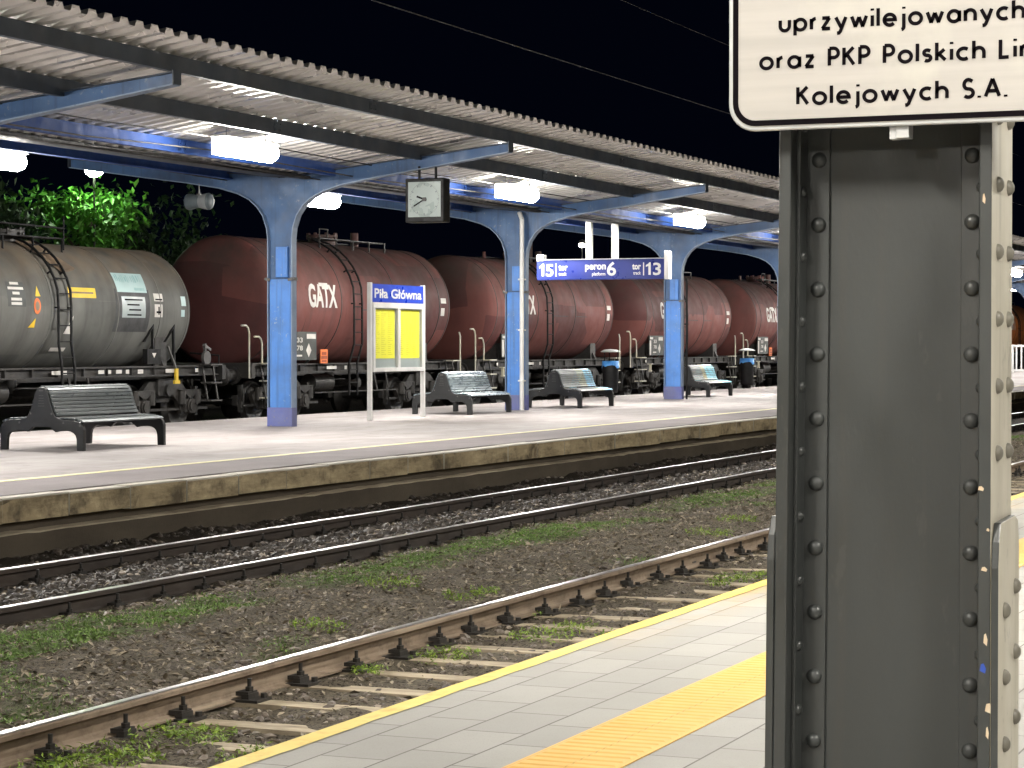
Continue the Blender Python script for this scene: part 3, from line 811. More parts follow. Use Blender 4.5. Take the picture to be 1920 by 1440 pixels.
# ------------------------------------------------------------------ the lettered sign on the column
def arc(cx, cy, rx, ry, a0, a1, n=14):
    return [(cx + rx * math.cos(R(a0 + (a1 - a0) * i / n)), cy + ry * math.sin(R(a0 + (a1 - a0) * i / n))) for i in range(n + 1)]
O = arc(.46, .5, .46, .5, 0, 360, 28)
ARCH = [(0, 0.5)] + arc(.38, .56, .38, .44, 180, 0, 14) + [(.76, 0)]
GL = {
 'u': (.76, [[(0, 1), (0, .44)] + arc(.38, .44, .38, .44, 180, 360, 14) + [(.76, 1)]]),
 'p': (.88, [[(0, -.5), (0, 1)], arc(.44, .5, .44, .5, 0, 360, 28)]),
 'r': (.40, [[(0, 0), (0, 1)], [(0, .5)] + arc(.40, .58, .40, .42, 180, 95, 8)]),
 'z': (.66, [[(.02, 1), (.64, 1)], [(.62, 1), (.03, 0)], [(0, 0), (.66, 0)]]),
 'y': (.82, [[(0, 1), (.42, .06)], [(.82, 1), (.36, -.36), (.25, -.48), (.10, -.5)]]),
 'w': (1.20, [[(0, 1), (.32, 0)], [(.30, 0), (.60, .92)], [(.60, .92), (.90, 0)], [(.88, 0), (1.20, 1)]]),
 'i': (.0, [[(0, 0), (0, 1)], [(0, 1.36), (0, 1.52)]]),
 'l': (.0, [[(0, 0), (0, 1.52)]]),
 'e': (.88, [[(.02, .5), (.88, .5)] + arc(.46, .5, .44, .5, 0, 318, 24)]),
 'j': (.24, [[(.24, 1), (.24, -.22)] + arc(.0, -.22, .24, .28, 0, -75, 6), [(.24, 1.36), (.24, 1.52)]]),
 'o': (.92, [O]),
 'a': (.86, [arc(.43, .5, .43, .5, 0, 360, 28), [(.86, 0), (.86, 1)]]),
 'n': (.76, [[(0, 0), (0, 1)], ARCH]),
 'c': (.74, [arc(.46, .5, .46, .5, 52, 308, 20)]),
 'h': (.76, [[(0, 0), (0, 1.52)], ARCH]),
 's': (.54, [[(.52, .90)] + arc(.28, .755, .25, .245, 60, 265, 10) + arc(.28, .255, .27, .255, 85, -130, 12)]),
 'k': (.66, [[(0, 0), (0, 1.52)], [(.58, 1), (0, .42)], [(.18, .58), (.66, 0)]]),
 'P': (.68, [[(0, 0), (0, 1.5)], [(0, 1.5), (.32, 1.5)] + arc(.32, 1.12, .38, .38, 90, -90, 12) + [(0, .74)]]),
 'K': (.78, [[(0, 0), (0, 1.5)], [(.74, 1.5), (0, .72)], [(.24, .95), (.78, 0)]]),
 'L': (.62, [[(0, 1.5), (0, 0), (.62, 0)]]),
 'S': (.70, [[(.66, 1.36)] + arc(.36, 1.13, .32, .37, 55, 262, 12) + arc(.36, .38, .36, .38, 85, -140, 14)]),
 'A': (1.02, [[(0, 0), (.51, 1.5)], [(.51, 1.5), (1.02, 0)], [(.18, .5), (.84, .5)]]),
 '.': (.0, [[(0, -.09), (0, .10)]]), ' ': (.30, []),
}
def stroke(mb, pts, w, put, mi):
    n = len(pts); L = []; closed = n > 3 and math.dist(pts[0], pts[-1]) < 1e-6
    for i, p in enumerate(pts):
        a = Vector(pts[i - 1]) if i > 0 else (Vector(pts[-2]) if closed else None)
        b = Vector(pts[i + 1]) if i < n - 1 else (Vector(pts[1]) if closed else None)
        p = Vector(p)
        d1 = (p - a).normalized() if a is not None else (b - p).normalized()
        d2 = (b - p).normalized() if b is not None else d1
        t = (d1 + d2).normalized(); nn = Vector((-t.y, t.x)); k = 1 / max(0.5, nn.dot(Vector((-d2.y, d2.x))))
        L.append((p + nn * (w / 2 * k), p - nn * (w / 2 * k)))
    vs_ = [put(q) for pr in L for q in pr]
    mb.add(vs_, [(2 * i, 2 * i + 1, 2 * i + 3, 2 * i + 2) for i in range(n - 1)], mi)
def sign_line(mb, s, yc, zb, width, xh=0.0325, x=0.0, mi=1):
    SW = 0.34; gap = 0.47; cur = 0; items = []
    for ch_ in s:
        wd, st = GL[ch_]; items.append((cur, st)); cur += wd + gap
    cur -= gap; sc = xh / (1 + SW) * 1.03; kx = width / (cur + SW)
    for off, st in items:
        for pts in st:
            # the stroke is laid out in final metres so its thickness stays even
            q = [((a + off) * kx, (b if b <= 1 else 1 + (b - 1) * 1.24) * sc) for a, b in pts]
            q = [p_ for i_, p_ in enumerate(q) if i_ == 0 or math.dist(p_, q[i_ - 1]) > 1e-6]
            stroke(mb, q, SW * sc, lambda t: (x, yc + width / 2 - SW * kx / 2 - t.x, zb + SW * sc / 2 + t.y), mi)
SX = 5.285; SYC = 1.220; SW_, SB, ST = 0.417, 2.243, 2.90
def rrect(w, z0, z1, r, n=8):
    P_ = []
    for cy, cz, a0 in ((w - r, z0 + r, -90), (w - r, z1 - r, 0), (-w + r, z1 - r, 90), (-w + r, z0 + r, 180)):
        P_ += [(cy + r * math.cos(R(a0 + 90 * i / n)), cz + r * math.sin(R(a0 + 90 * i / n))) for i in range(n + 1)]
    return P_
def sign_face():
    m, nt, p = base_mat("white_reflective_sheeting", 0.5, 0, 0.3)
    v = coords(nt, (1, 1, 1))
    c = mix(nt, noise_fac(nt, coords(nt, (1, 0.35, 9)), 3.0, 4), (0.53, 0.50, 0.47), (0.46, 0.435, 0.41))
    c = mix(nt, mul(nt, noise_fac(nt, v, 5, 6, 0.55, 0.7), 0.5), c, (0.60, 0.58, 0.51))
    nlink(nt, c, p.inputs["Base Color"])
    return m
M['signface'] = sign_face()
M['ink'] = paint("black_ink", (0.008, 0.006, 0.008), None, 3, 0.9, spec=0.05, bmp=0)
sg = thing("information_sign", "white sign with black border and black lettering fixed across the dark riveted column", "sign", (0, 0, 0))
b = MB()
b.prism([(SYC + y, z) for y, z in rrect(SW_, SB, ST, 0.065)], 0, SX + 0.002, SX + 0.016, 0)
b.build("plate", M['alu'], sg, bevel=0.004)
fc = MB()
fp = rrect(SW_ - 0.010, SB + 0.010, ST - 0.01, 0.056); fc.add([(SX, SYC + y, z) for y, z in fp], [tuple(range(len(fp)))], 0)
def ring(mb, outer, inner, x, mi):
    n = len(outer)
    mb.add([(x, SYC + y, z) for y, z in outer] + [(x, SYC + y, z) for y, z in inner], [(i, (i + 1) % n, n + (i + 1) % n, n + i) for i in range(n)], mi)
fc.build("face", M['signface'], sg)
bd = MB(); ring(bd, rrect(SW_ - 0.0115, SB + 0.0115, ST - 0.0115, 0.056), rrect(SW_ - 0.025, SB + 0.025, ST - 0.025, 0.043), SX - 0.001, 0); bd.build("border", M['ink'], sg)
for s_, dy_, z_, w_ in (("Kolejowych S.A.", -0.002, 2.2985, 0.503), ("oraz PKP Polskich Linii", 0, 2.387, 0.682), ("uprzywilejowanych", 0, 2.475, 0.586)):
    lt = MB(); sign_line(lt, s_, SYC + dy_, z_, w_, x=SX - 0.0015, mi=0); lt.build("lettering", M['ink'], sg)
br = MB()
br.box((SX + 0.016, SYC - 0.02, SB - 0.028), (SX + 0.06, SYC + 0.012, SB + 0.15)); br.box((SX + 0.02, SYC - 0.045 + 0.05, SB - 0.03), (SX + 0.05, SYC + 0.028, SB + 0.02))
br.box((SX + 0.06, SYC - 0.28, SB + 0.05), (SX + 0.085, SYC + 0.33, SB + 0.09))
br.build("bracket", M['alu'], sg, bevel=0.002)
# ------------------------------------------------------------------ canopy over the far platform
YC = 17.30                                       # line of the canopy columns
def sheet_z(y): return 4.435 + 0.145 * abs(y - YC)
CX0, CX1 = -2.0, 131.0
can = thing("platform_canopy", "long butterfly canopy roof of corrugated sheet over the far platform", "canopy", (0, 0, 0))
def roof_half(s):
    mb = MB(); per = 0.30; k = 0
    off = [0.0, 0.10, 0.138, 0.262]; hz = [0.0, 0.0, 0.066, 0.066]
    ys = [YC + s * d for d in (0.10, 1.5, 2.95, 4.42)]
    xs = []; hs = []
    while CX0 + k * per < CX1:
        for o, h in zip(off, hz): xs.append(CX0 + k * per + o); hs.append(h)
        k += 1
    n = len(xs)
    vs_ = [(x, y, sheet_z(y) + h) for y in ys for x, h in zip(xs, hs)]
    fs_ = [(j * n + i, j * n + i + 1, (j + 1) * n + i + 1, (j + 1) * n + i) for j in range(len(ys) - 1) for i in range(n - 1)]
    mb.add(vs_, fs_)
    o = mb.build("roof_sheet", M['sheet'], can)
    so = o.modifiers.new("gauge", 'SOLIDIFY'); so.thickness = 0.004; so.offset = 1
roof_half(-1); roof_half(1)
def purlin(y, h, w, mat, name="purlin"):
    mb = MB(); zt = sheet_z(y) - 0.006; x = CX0 + 0.1
    while x < CX1 - 0.5:                                   # lengths bolted end to end
        L = 9.75; q = min(x + L, CX1 - 0.2)
        f = -1 if y < YC else 1
        # channel: web towards the track, flanges pointing inward
        mb.box((x, y, zt - h), (q - 0.012, y + f * 0.012, zt)); mb.box((x, y, zt - 0.014), (q - 0.012, y - f * w, zt)); mb.box((x, y, zt - h), (q - 0.012, y - f * w, zt - h + 0.014))
        mb.box((q - 0.10, y + f * 0.012, zt - h + 0.03), (q + 0.10, y + f * 0.022, zt - 0.03))
        for dx in (-0.06, 0.06):
            for dz in (0.06, h - 0.06): mb.cyl((q + dx, y + f * 0.02, zt - dz), (q + dx, y + f * 0.035, zt - dz), 0.014, 6)
        x = q
    mb.build(name, mat, can)
purlin(13.42, 0.185, 0.07, M['beam'], "eaves_beam"); purlin(2 * YC - 13.42, 0.185, 0.07, M['beam'], "eaves_beam")
purlin(14.86, 0.20, 0.07, M['beam']); purlin(2 * YC - 14.86, 0.20, 0.07, M['beam'])
purlin(16.35, 0.19, 0.07, M['purlin_blue']); purlin(2 * YC - 16.35, 0.19, 0.07, M['purlin_blue'])
mb = MB(); mb.box((CX0, YC - 0.12, 4.385), (CX1, YC + 0.12, 4.417)); mb.box((CX0, YC - 0.16, 4.385), (CX1, YC - 0.12, 4.452)); mb.box((CX0, YC + 0.12, 4.385), (CX1, YC + 0.16, 4.452))
mb.build("valley_gutter", M['beam'], can)
mb = MB()                                                   # cables slung under the sheet
for y, z, sag in ((16.05, 4.42, 0.05), (16.62, 4.36, 0.03), (15.72, 4.555, 0.02), (18.3, 4.42, 0.05)):
    pts = []
    for k in range(int((CX1 - CX0) / 1.625)):
        x = CX0 + 0.5 + k * 1.625
        pts.append((x, y + 0.03 * math.sin(k * 2.1), z - sag * abs(math.sin(k * math.pi / 6)) - 0.012 * math.sin(k * 1.3)))
    mb.tube(pts, 0.011, 5)
mb.box((CX0, 16.78, 4.335), (CX1, 16.90, 4.345)); mb.box((CX0, 16.78, 4.335), (CX1, 16.785, 4.385)); mb.box((CX0, 16.895, 4.335), (CX1, 16.90, 4.385))
mb.build("cable_run", M['iron'], can)

RIGHT = [(0.205, 0.43), (0.205, 3.40), (0.225, 3.58), (0.295, 3.78), (0.41, 3.935), (0.55, 4.05), (0.75, 4.145), (1.1, 4.245), (1.7, 4.345), (2.5, 4.455), (3.3, 4.57), (3.93, 4.66)]
def canopy_column(x, label):
    c = thing("canopy_column", label, "column", (x, YC, FAR_TOP), 0, "blue columns carrying the far canopy")
    dz = -FAR_TOP
    top = [(3.93, 4.80), (0, 4.38), (-3.93, 4.80)]
    poly = RIGHT + top + [(-y, z) for y, z in RIGHT[::-1]]
    w = MB(); w.prism([(y, z + dz) for y, z in poly], 0, -0.008, 0.008); w.build("web", M['blue_dull'], c)
    def strip(path, th, hw, inner):
        m = MB(); P_ = [Vector((0, y, z + dz)) for y, z in path]
        N = []
        for i, p in enumerate(P_):
            d = (P_[min(i + 1, len(P_) - 1)] - P_[max(i - 1, 0)]).normalized(); N.append(Vector((0, -d.z, d.y)) * inner)
        vs_ = []
        for p, n in zip(P_, N):
            for sx, t in ((-hw, 0), (hw, 0), (hw, th), (-hw, th)): vs_.append(p + n * t + Vector((sx, 0, 0)))
        k = len(P_)
        fs_ = [(i * 4 + a, i * 4 + (a + 1) % 4, i * 4 + 4 + (a + 1) % 4, i * 4 + 4 + a) for i in range(k - 1) for a in range(4)] + [(3, 2, 1, 0), (4 * k - 4, 4 * k - 3, 4 * k - 2, 4 * k - 1)]
        m.add(vs_, fs_); return m
    m = strip(RIGHT, 0.016, 0.080, -1); m.build("flange", M['flange_blue'], c)
    m = strip([(-y, z) for y, z in RIGHT], 0.016, 0.080, 1); m.build("flange", M['flange_blue'], c)
    m = strip([(3.93, 4.80), (0.02, 4.385)], 0.014, 0.075, 1); m2 = strip([(-3.93, 4.80), (-0.02, 4.385)], 0.014, 0.075, -1)
    m.add(m2.v, m2.f)
    for s in (-1, 1): m.box((-0.088, s * 3.93, 4.655 + dz), (0.088, s * 3.945, 4.812 + dz))
    m.build("top_flange", M['beam'], c)
    # sheet casing between the flanges of the lower shaft
    k = MB(); k.box((-0.058, -0.187, 0.30), (0.058, 0.187, 2.335)); k.build("casing", M['blue'], c, bevel=0.004)
    k = MB(); k.box((-0.058, -0.13, 2.365), (0.058, 0.08, 2.85)); k.build("upper_casing", M['blue'], c, bevel=0.004)
    k = MB(); k.box((-0.083, -0.224, 0.0), (0.083, 0.224, 0.30)); k.build("base_band", M['band'], c, bevel=0.003)
    k = MB()                                                # clamp strap round the shaft
    for s in (-1, 1):
        k.bar((-0.1, s * 0.226, 2.34), (0.1, s * 0.226, 2.34), 0.012, 0.05); k.bar((-0.1, s * 0.23, 2.34), (-0.1, s * 0.16, 2.325), 0.012, 0.045)
        k.cyl((-0.1, s * 0.243, 2.34), (-0.08, s * 0.243, 2.34), 0.022, 8)
    k.build("strap", M['iron_light'], c)
    return c
COLX = [12.5 + 9.75 * k for k in range(0, 12)]
CL = {1: "blue canopy column standing outside the view, only its long arm crosses the upper corner opposite the sign",
      2: "blue canopy column beside the front end of a red tank wagon, its arm carrying the clock",
      3: "blue canopy column with a white drain pipe on its front and a bench end at its foot",
      4: "blue canopy column overlapping the end of the hanging platform number sign"}
c0 = canopy_column(COLX[0], "blue canopy column at the near end of the canopy, out of the picture")
for k, x in enumerate(COLX[1:], 1):
    copy_tree(c0, (x, YC, FAR_TOP), CL.get(k, "blue canopy column far along the platform behind the riveted column"))

# ------------------------------------------------------------------ tube lamps
def tube_lamp(label, mat='tube', group="tube lamps hanging under the far canopy", shade_lip=True):
    t = thing("tube_lamp", label, "lamp", (0, 0, 0), 0, group)
    L = 0.76
    h = MB(); h.box((-L - 0.06, -0.095, 0.112), (L + 0.06, 0.095, 0.135))
    h.add([(-L - 0.06, -0.095, 0.125), (L + 0.06, -0.095, 0.125), (L + 0.06, 0.095, 0.125), (-L - 0.06, 0.095, 0.125), (-L, -0.03, 0.15), (L, -0.03, 0.15), (L, 0.03, 0.15), (-L, 0.03, 0.15)],
          [(0, 1, 5, 4), (1, 2, 6, 5), (2, 3, 7, 6), (3, 0, 4, 7), (4, 5, 6, 7)])
    if shade_lip: h.box((-L + 0.08, 0.145, -0.112), (L - 0.08, 0.150, 0.132)); h.box((-L + 0.08, 0.09, 0.127), (L - 0.08, 0.145, 0.132))  # added plate, shaped to keep direct lamplight off the blue purlin
    h.build("housing", M['lidgrey'], t)
    d = MB(); pr = [(-L - 0.045, 0.0)] + [(-L - 0.045 + 0.15 * (1 - math.cos(a)), 0.135 * math.sin(a)) for a in (0.5, 1.0, math.pi / 2)] + [(L + 0.045 - 0.15 * (1 - math.cos(a)), 0.135 * math.sin(a)) for a in (math.pi / 2, 1.0, 0.5)] + [(L + 0.045, 0.0)]
    d.lathe(pr, (0, 0, 0), 0, 20); d.build("diffuser", M[mat], t)
    r = MB()
    for x in (-0.55, 0.55): r.cyl((x, 0, 0.14), (x, 0, 0.60), 0.007, 6)
    r.build("hanger", M['iron_light'], t)
    return t
ZL = 4.42
FRONT = [27.65 + 9.8 * k for k in range(-2, 11)]
BACK = [26.6 + 9.85 * k for k in range(-2, 11)]
FL = {27.65: "glowing tube lamp in front of the blue arm roots, large, above the dark round loudspeaker",
      37.45: "glowing tube lamp above the blue column with the drain pipe, beside the clock",
      47.25: "glowing tube lamp above the column at the end of the platform number sign"}
BL = {26.6: "glowing tube lamp cut by the picture edge above the green tree",
      36.45: "smaller glowing tube lamp between the loudspeaker column and the hanging clock"}
l0 = tube_lamp("glowing tube lamp far along the canopy in the row over the platform front")
l0.location = (FRONT[-1], 15.5, ZL)
for x in FRONT[:-1]:
    near_ = [v for k, v in FL.items() if abs(k - x) < 0.3]
    lab = near_[0] if near_ else (l0["label"] if x > 40 else "glowing tube lamp outside the view at the near end of the canopy")
    copy_tree(l0, (x, 15.5, ZL), lab)
b0 = None
for x in BACK:
    near_ = [v for k, v in BL.items() if abs(k - x) < 0.3]
    lab = near_[0] if near_ else ("glowing tube lamp far along the canopy in the row beside the wagons" if x > 40 else "glowing tube lamp outside the view at the near end of the canopy")
    if b0 is None: b0 = tube_lamp(lab, shade_lip=False); b0.location = (x, 19.0, ZL - 0.09)
    else: copy_tree(b0, (x, 19.0, ZL - 0.09), lab)
# the near platform has the same lamps; they hang above and behind the camera
n0 = tube_lamp("glowing tube lamp above the paved near platform, over the picture edge", 'tube_near', "tube lamps above the near platform")
for i, (x, y) in enumerate([(1.5 + 9.8 * k, 3.0) for k in range(-1, 5)] + [(3.4 + 9.8 * k, -1.8) for k in range(-1, 4)]):
    if i == 0: n0.location = (x, y, 4.75)
    else: copy_tree(n0, (x, y, 4.75))

# ------------------------------------------------------------------ platform furniture
M['slat'] = paint("grey_bench_slats", (0.075, 0.09, 0.095), (0.11, 0.125, 0.13), 3, 0.38, 0.25, dirt=(0.07, 0.08, 0.085), damt=0.5, stretch=(1, 3, 3), bmp=0)
M['slat_lit'] = paint("lit_bench_slats", (0.30, 0.37, 0.40), (0.20, 0.25, 0.28), 3, 0.3, 0.35, dirt=(0.15, 0.18, 0.20), damt=0.5, stretch=(0.8, 3, 3), bmp=0)  # strong lamplight on these slats put into a paler colour
M['benchframe'] = paint("black_cast_frame", (0.013, 0.014, 0.015), (0.022, 0.023, 0.024), 4, 0.42, bmp=0.1)
def patch_slat(name, cols):
    """slats with coloured patches over part of their length"""
    m, nt, p = base_mat(name, 0.35, 0.2, 0.5)
    v = coords(nt)
    c = mix(nt, noise_fac(nt, v, 4, 4), (0.16, 0.18, 0.185), (0.22, 0.24, 0.25))
    sx = nt.nodes.new("ShaderNodeSeparateXYZ"); nlink(nt, v, sx.inputs[0])
    for a, b, col_, amt in cols:
        r = nt.nodes.new("ShaderNodeMapRange"); r.inputs[1].default_value = a; r.inputs[2].default_value = a + 0.05; nlink(nt, sx.outputs[0], r.inputs[0])
        r2 = nt.nodes.new("ShaderNodeMapRange"); r2.inputs[1].default_value = b; r2.inputs[2].default_value = b - 0.05; nlink(nt, sx.outputs[0], r2.inputs[0])
        c = mix(nt, mul(nt, mul(nt, mul(nt, r.outputs[0], r2.outputs[0]), noise_fac(nt, v, 9, 5, 0.3, 0.55)), amt), c, col_)
    nlink(nt, c, p.inputs["Base Color"]); return m
M['slat_blue'] = patch_slat("blue_patched_slats", [(0.95, 1.45, (0.34, 0.36, 0.22), 0.8), (1.35, 1.95, (0.16, 0.48, 0.72), 0.9)])
M['slat_cyan'] = patch_slat("cyan_patched_slats", [(0.75, 1.1, (0.42, 0.38, 0.16), 0.8), (1.05, 2.0, (0.22, 0.60, 0.74), 1.0)])
FR = [(0.0, .775), (.035, .772), (.073, .745), (.10, .69), (.123, .60), (.148, .53), (.174, .465), (.205, .415), (.245, .392), (.3, .380), (.476, .368), (.54, .355), (.585, .318), (.608, .26), (.608, 0)]
FB = [(.512, 0), (.505, .14), (.492, .185), (.464, .215), (.42, .235), (.375, .243), (.25, .238), (.20, .225), (.123, .285), (0.0, .285)]
def bench(label, mat):
    t = thing("platform_bench", label, "bench", (0, 0, FAR_TOP), 0, "double sided benches on the far platform")
    L = 1.86
    for x in (0.0, L):
        f = MB(); poly = FR + FB + [(-y, z) for y, z in FB[:-1][::-1]] + [(-y, z) for y, z in FR[1:][::-1]]
        f.prism(poly, 0, x - 0.03, x + 0.03)
        o = f.build("end_frame", M['benchframe'], t, bevel=0.008)
        b = MB(); sx = -0.031 if x == 0 else L + 0.031; d = -0.006 if x == 0 else 0.006
        for y, z in ((.15, .45), (-.15, .45), (.32, .34), (-.32, .34), (.56, .31), (-.56, .31)):
            bb = MB(); bb.cyl((sx, y, z), (sx + d, y, z), 0.013, 8); bb.build("bolt", M['iron_light'], o)
        for k in range(5): b.box((sx, -0.03 - 0.004 * k, 0.67 - 0.032 * k), (sx + d * .6, 0.03 + 0.004 * k, 0.675 - 0.032 * k))
        b.box((sx, -0.03, .725), (sx + d, 0.03, .745))
        b.build("vent_slots", M['iron_light'], o)
    for s in (1, -1):
        m = MB()
        for k in range(7):
            y = 0.235 + k * 0.056; z = 0.394 - 0.0012 * (k - 1) ** 2 * (0.6 if k < 5 else 1.2)
            tl = 0.0 if k < 5 else (k - 4) * 0.28
            dy, dz_ = 0.022 * math.cos(tl), -0.022 * math.sin(tl)
            m.bar((0.0, s * y, z), (L, s * y, z), 0.044, 0.018, up=(0, s * math.sin(tl), math.cos(tl)))
        m.build("seat", mat, t, bevel=0.004)
        m = MB(); B = [(.20, .440), (.178, .482), (.160, .527), (.144, .572), (.130, .617), (.116, .662), (.100, .706), (.074, .748), (.030, .776)]
        for k, (y, z) in enumerate(B):
            a = B[min(k + 1, 8)]; b = B[max(k - 1, 0)]; dv = Vector((0, s * (a[0] - b[0]), a[1] - b[1])).normalized()
            m.bar((0.0, s * y, z), (L, s * y, z), 0.016, 0.038, up=dv)
        m.build("backrest", mat, t, bevel=0.004)
    return t
b1 = bench("dark grey slatted double bench standing in front of the grey tank wagon", M['slat'])
b1.location = (23.62, 16.10, FAR_TOP)
def rebench(loc, label, mat):
    c = copy_tree(b1, loc, label)
    for ch in c.children:
        if ch.name.split(".")[0] in ("seat", "backrest"):
            ch.material_slots[0].link = 'OBJECT'; ch.material_slots[0].material = mat
    return c
rebench((38.5, 17.45, FAR_TOP), "brightly lit slatted double bench between the timetable board and the column with the drain pipe", M['slat_lit'])
rebench((43.4, 17.15, FAR_TOP), "slatted double bench with blue patched slats past the column with the drain pipe", M['slat_blue'])
rebench((53.7, 17.70, FAR_TOP), "slatted double bench with cyan patched backrest just behind the column by the number sign", M['slat_cyan'])

# timetable board with the station name
tb_ = thing("timetable_board", "white framed timetable board with blue station name header and two yellow posters", "notice board", (34.95, 17.2, FAR_TOP))
W_ = 2.15
for x in (0, W_):
    k = MB(); k.box((x - 0.036, -0.036, 0), (x + 0.036, 0.036, 2.36)); k.build("post", M['white'], tb_, bevel=0.006)
k = MB(); k.box((0.045, -0.03, 2.03), (W_ - 0.045, 0.03, 2.34)); hd = k.build("header", M['header'], tb_)
k = MB(); write(k, "Piła Główna", (0.12, -0.033, 2.105), (1, 0, 0), (0, 0, 1), 0.165, W_ - 0.24, 0.022); k.build("lettering", M['white'], hd)
k = MB()
k.box((0.045, -0.05, 1.93), (W_ - 0.045, 0.05, 2.025)); k.box((0.045, -0.05, 0.83), (W_ - 0.045, 0.05, 0.90))
k.box((0.045, -0.05, 0.90), (0.13, 0.05, 1.93)); k.box((W_ - 0.13, -0.05, 0.90), (W_ - 0.045, 0.05, 1.93)); k.box((W_ / 2 - 0.05, -0.05, 0.90), (W_ / 2 + 0.05, 0.05, 1.93))
k.build("cabinet_frame", M['white'], tb_, bevel=0.004)
k = MB(); k.box((0.13, 0.0, 0.90), (W_ - 0.13, 0.03, 1.93)); k.build("back_panel", M['greypanel'], tb_)
for x0, x1 in ((0.155, W_ / 2 - 0.10), (W_ / 2 + 0.075, W_ - 0.16)):
    k = MB(); k.box((x0, -0.004, 1.06), (x1, -0.001, 1.905)); po = k.build("poster", M['yellow'], tb_)
    k = MB(); r = random.Random(int(x0 * 100))
    for row in range(22):
        z = 1.86 - row * 0.035
        for c_ in range(3):
            xa = x0 + 0.03 + c_ * (x1 - x0 - 0.04) / 3; k.box((xa, -0.0055, z), (xa + r.uniform(0.08, 0.2), -0.0042, z + 0.008))
    k.build("print", M['poster_ink'] if 'poster_ink' in M else paint("faint_print", (0.55, 0.52, 0.05), None, 3, 0.6, bmp=0), po)

# station clock hanging from the column arm
ck = thing("station_clock", "square black station clock with pale dial hanging from the blue canopy arm", "clock", (32.0, 14.75, 3.63))
k = MB(); k.box((-0.12, -0.33, -0.02), (0.12, 0.33, 0.66)); k.build("case", M['black'], ck, bevel=0.02)
for s in (-1, 1):
    k = MB(); k.box((s * 0.121, -0.275, 0.065), (s * 0.125, 0.275, 0.605)); fc_ = k.build("dial", M['dial'], ck)
    k = MB(); xx = s * 0.127; cz = 0.335
    for h in range(60):
        a = R(h * 6); r0 = 0.215 if h % 5 == 0 else 0.238
        k.bar((xx, s * math.sin(a) * r0, cz + math.cos(a) * r0), (xx, math.sin(a) * 0.252 * s, cz + math.cos(a) * 0.252), 0.016 if h % 5 == 0 else 0.007, 0.003, up=(1, 0, 0))
    k.build("minute_ring", paint("dial_grey", (0.10, 0.12, 0.12), None, 3, 0.5, bmp=0), fc_)
    for nm, ang, ln, wd in (("hour_hand", 290, 0.135, 0.028), ("minute_hand", 240, 0.205, 0.02)):
        k = MB(); a = R(ang); dy = s * math.sin(a) * (1 if s > 0 else 1); 
        d = Vector((0, math.sin(a) * s, math.cos(a)))
        k.bar(Vector((s * 0.130, 0, cz)) - d * 0.04, Vector((s * 0.130, 0, cz)) + d * ln, wd, 0.004, up=(1, 0, 0)); k.build(nm, M['ink'], fc_)
    k = MB(); k.box((s * 0.126, -0.03, cz - 0.03), (s * 0.134, 0.03, cz + 0.03)); k.build("hand_boss", M['iron'], fc_)
for y in (-0.14, 0.14):
    k = MB(); k.cyl((0, y, 0.66), (0, y, 0.855), 0.022, 10); k.build("hanger_rod", M['black'], ck)

# hanging platform number sign
ps = thing("platform_number_sign", "long navy sign with white numbers 15, 6 and 13 hanging on two white posts", "sign", (46.8, 17.35, 3.15))
HW = 1.53
k = MB(); k.box((-0.09, -HW, 0), (0.09, HW, 0.44)); pan = k.build("panel", M['signblue'], ps, bevel=0.01)
for y in (0.32, -0.28):
    k = MB(); k.box((-0.06, y - 0.065, 0.44), (0.06, y + 0.065, 1.28)); k.build("post", M['white'], ps, bevel=0.01)
k = MB(); k.box((-0.10, HW - 0.16, 0.42), (0.10, HW, 0.56)); k.build("end_cap", M['white'], ps, bevel=0.01)
k = MB(); k.box((-0.10, -HW - 0.02, -0.01), (0.10, -HW + 0.09, 0.60)); k.build("end_cap", M['white'], ps, bevel=0.01)
k = MB(); k.box((-0.11, -HW + 0.05, 0.44), (0.11, HW - 0.1, 0.455)); k.build("top_trim", M['alu'], ps)
Xf = -0.093
def ps_text(s, u0, u1, z, h, bold=0.0):
    k = MB()
    y0 = 1.53 - (u0 - 1007) / 246 * 3.06; y1 = 1.53 - (u1 - 1007) / 246 * 3.06
    if s[0] == "1" and len(s) == 2:                           # the figure one is drawn with its flag
        w_ = (y0 - y1) * 0.36; m_ = y0 - w_ * 0.62
        k.add([(Xf, m_ + 0.027, z), (Xf, m_ - 0.027, z), (Xf, m_ - 0.027, z + h), (Xf, m_ + 0.010, z + h), (Xf, m_ + 0.027, z + h * .90), (Xf, m_ + 0.085, z + h * .78), (Xf, m_ + 0.085, z + h * .64), (Xf, m_ + 0.027, z + h * .72)], [(0, 1, 2, 3, 4, 7), (4, 5, 6, 7)])
        write(k, s[1], (Xf, y0 - (y0 - y1) * 0.46, z), (0, -1, 0), (0, 0, 1), h, (y0 - y1) * 0.54, bold)
    else: write(k, s, (Xf, y0, z), (0, -1, 0), (0, 0, 1), h, y0 - y1, bold)
    k.build("lettering", M['white'], pan)
ps_text("15", 1013, 1039, 0.09, 0.27, 0.02); ps_text("13", 1213, 1240, 0.09, 0.27, 0.02); ps_text("6", 1140, 1157, 0.09, 0.30, 0.02)
ps_text("peron", 1099, 1138, 0.225, 0.155, 0.03); ps_text("platform", 1112, 1137, 0.09, 0.075, 0.02)
ps_text("tor", 1049, 1066, 0.215, 0.14, 0.03); ps_text("track", 1049, 1064, 0.10, 0.075, 0.02)
ps_text("tor", 1187, 1203, 0.215, 0.14, 0.03); ps_text("track", 1189, 1203, 0.10, 0.075, 0.02)
for u in (1044, 1208):
    k = MB(); y0 = 1.53 - (u - 1007) / 246 * 3.06; k.box((Xf - 0.001, y0 - 0.012, 0.08), (Xf + 0.002, y0 + 0.012, 0.36)); k.build("divider", M['white'], pan)

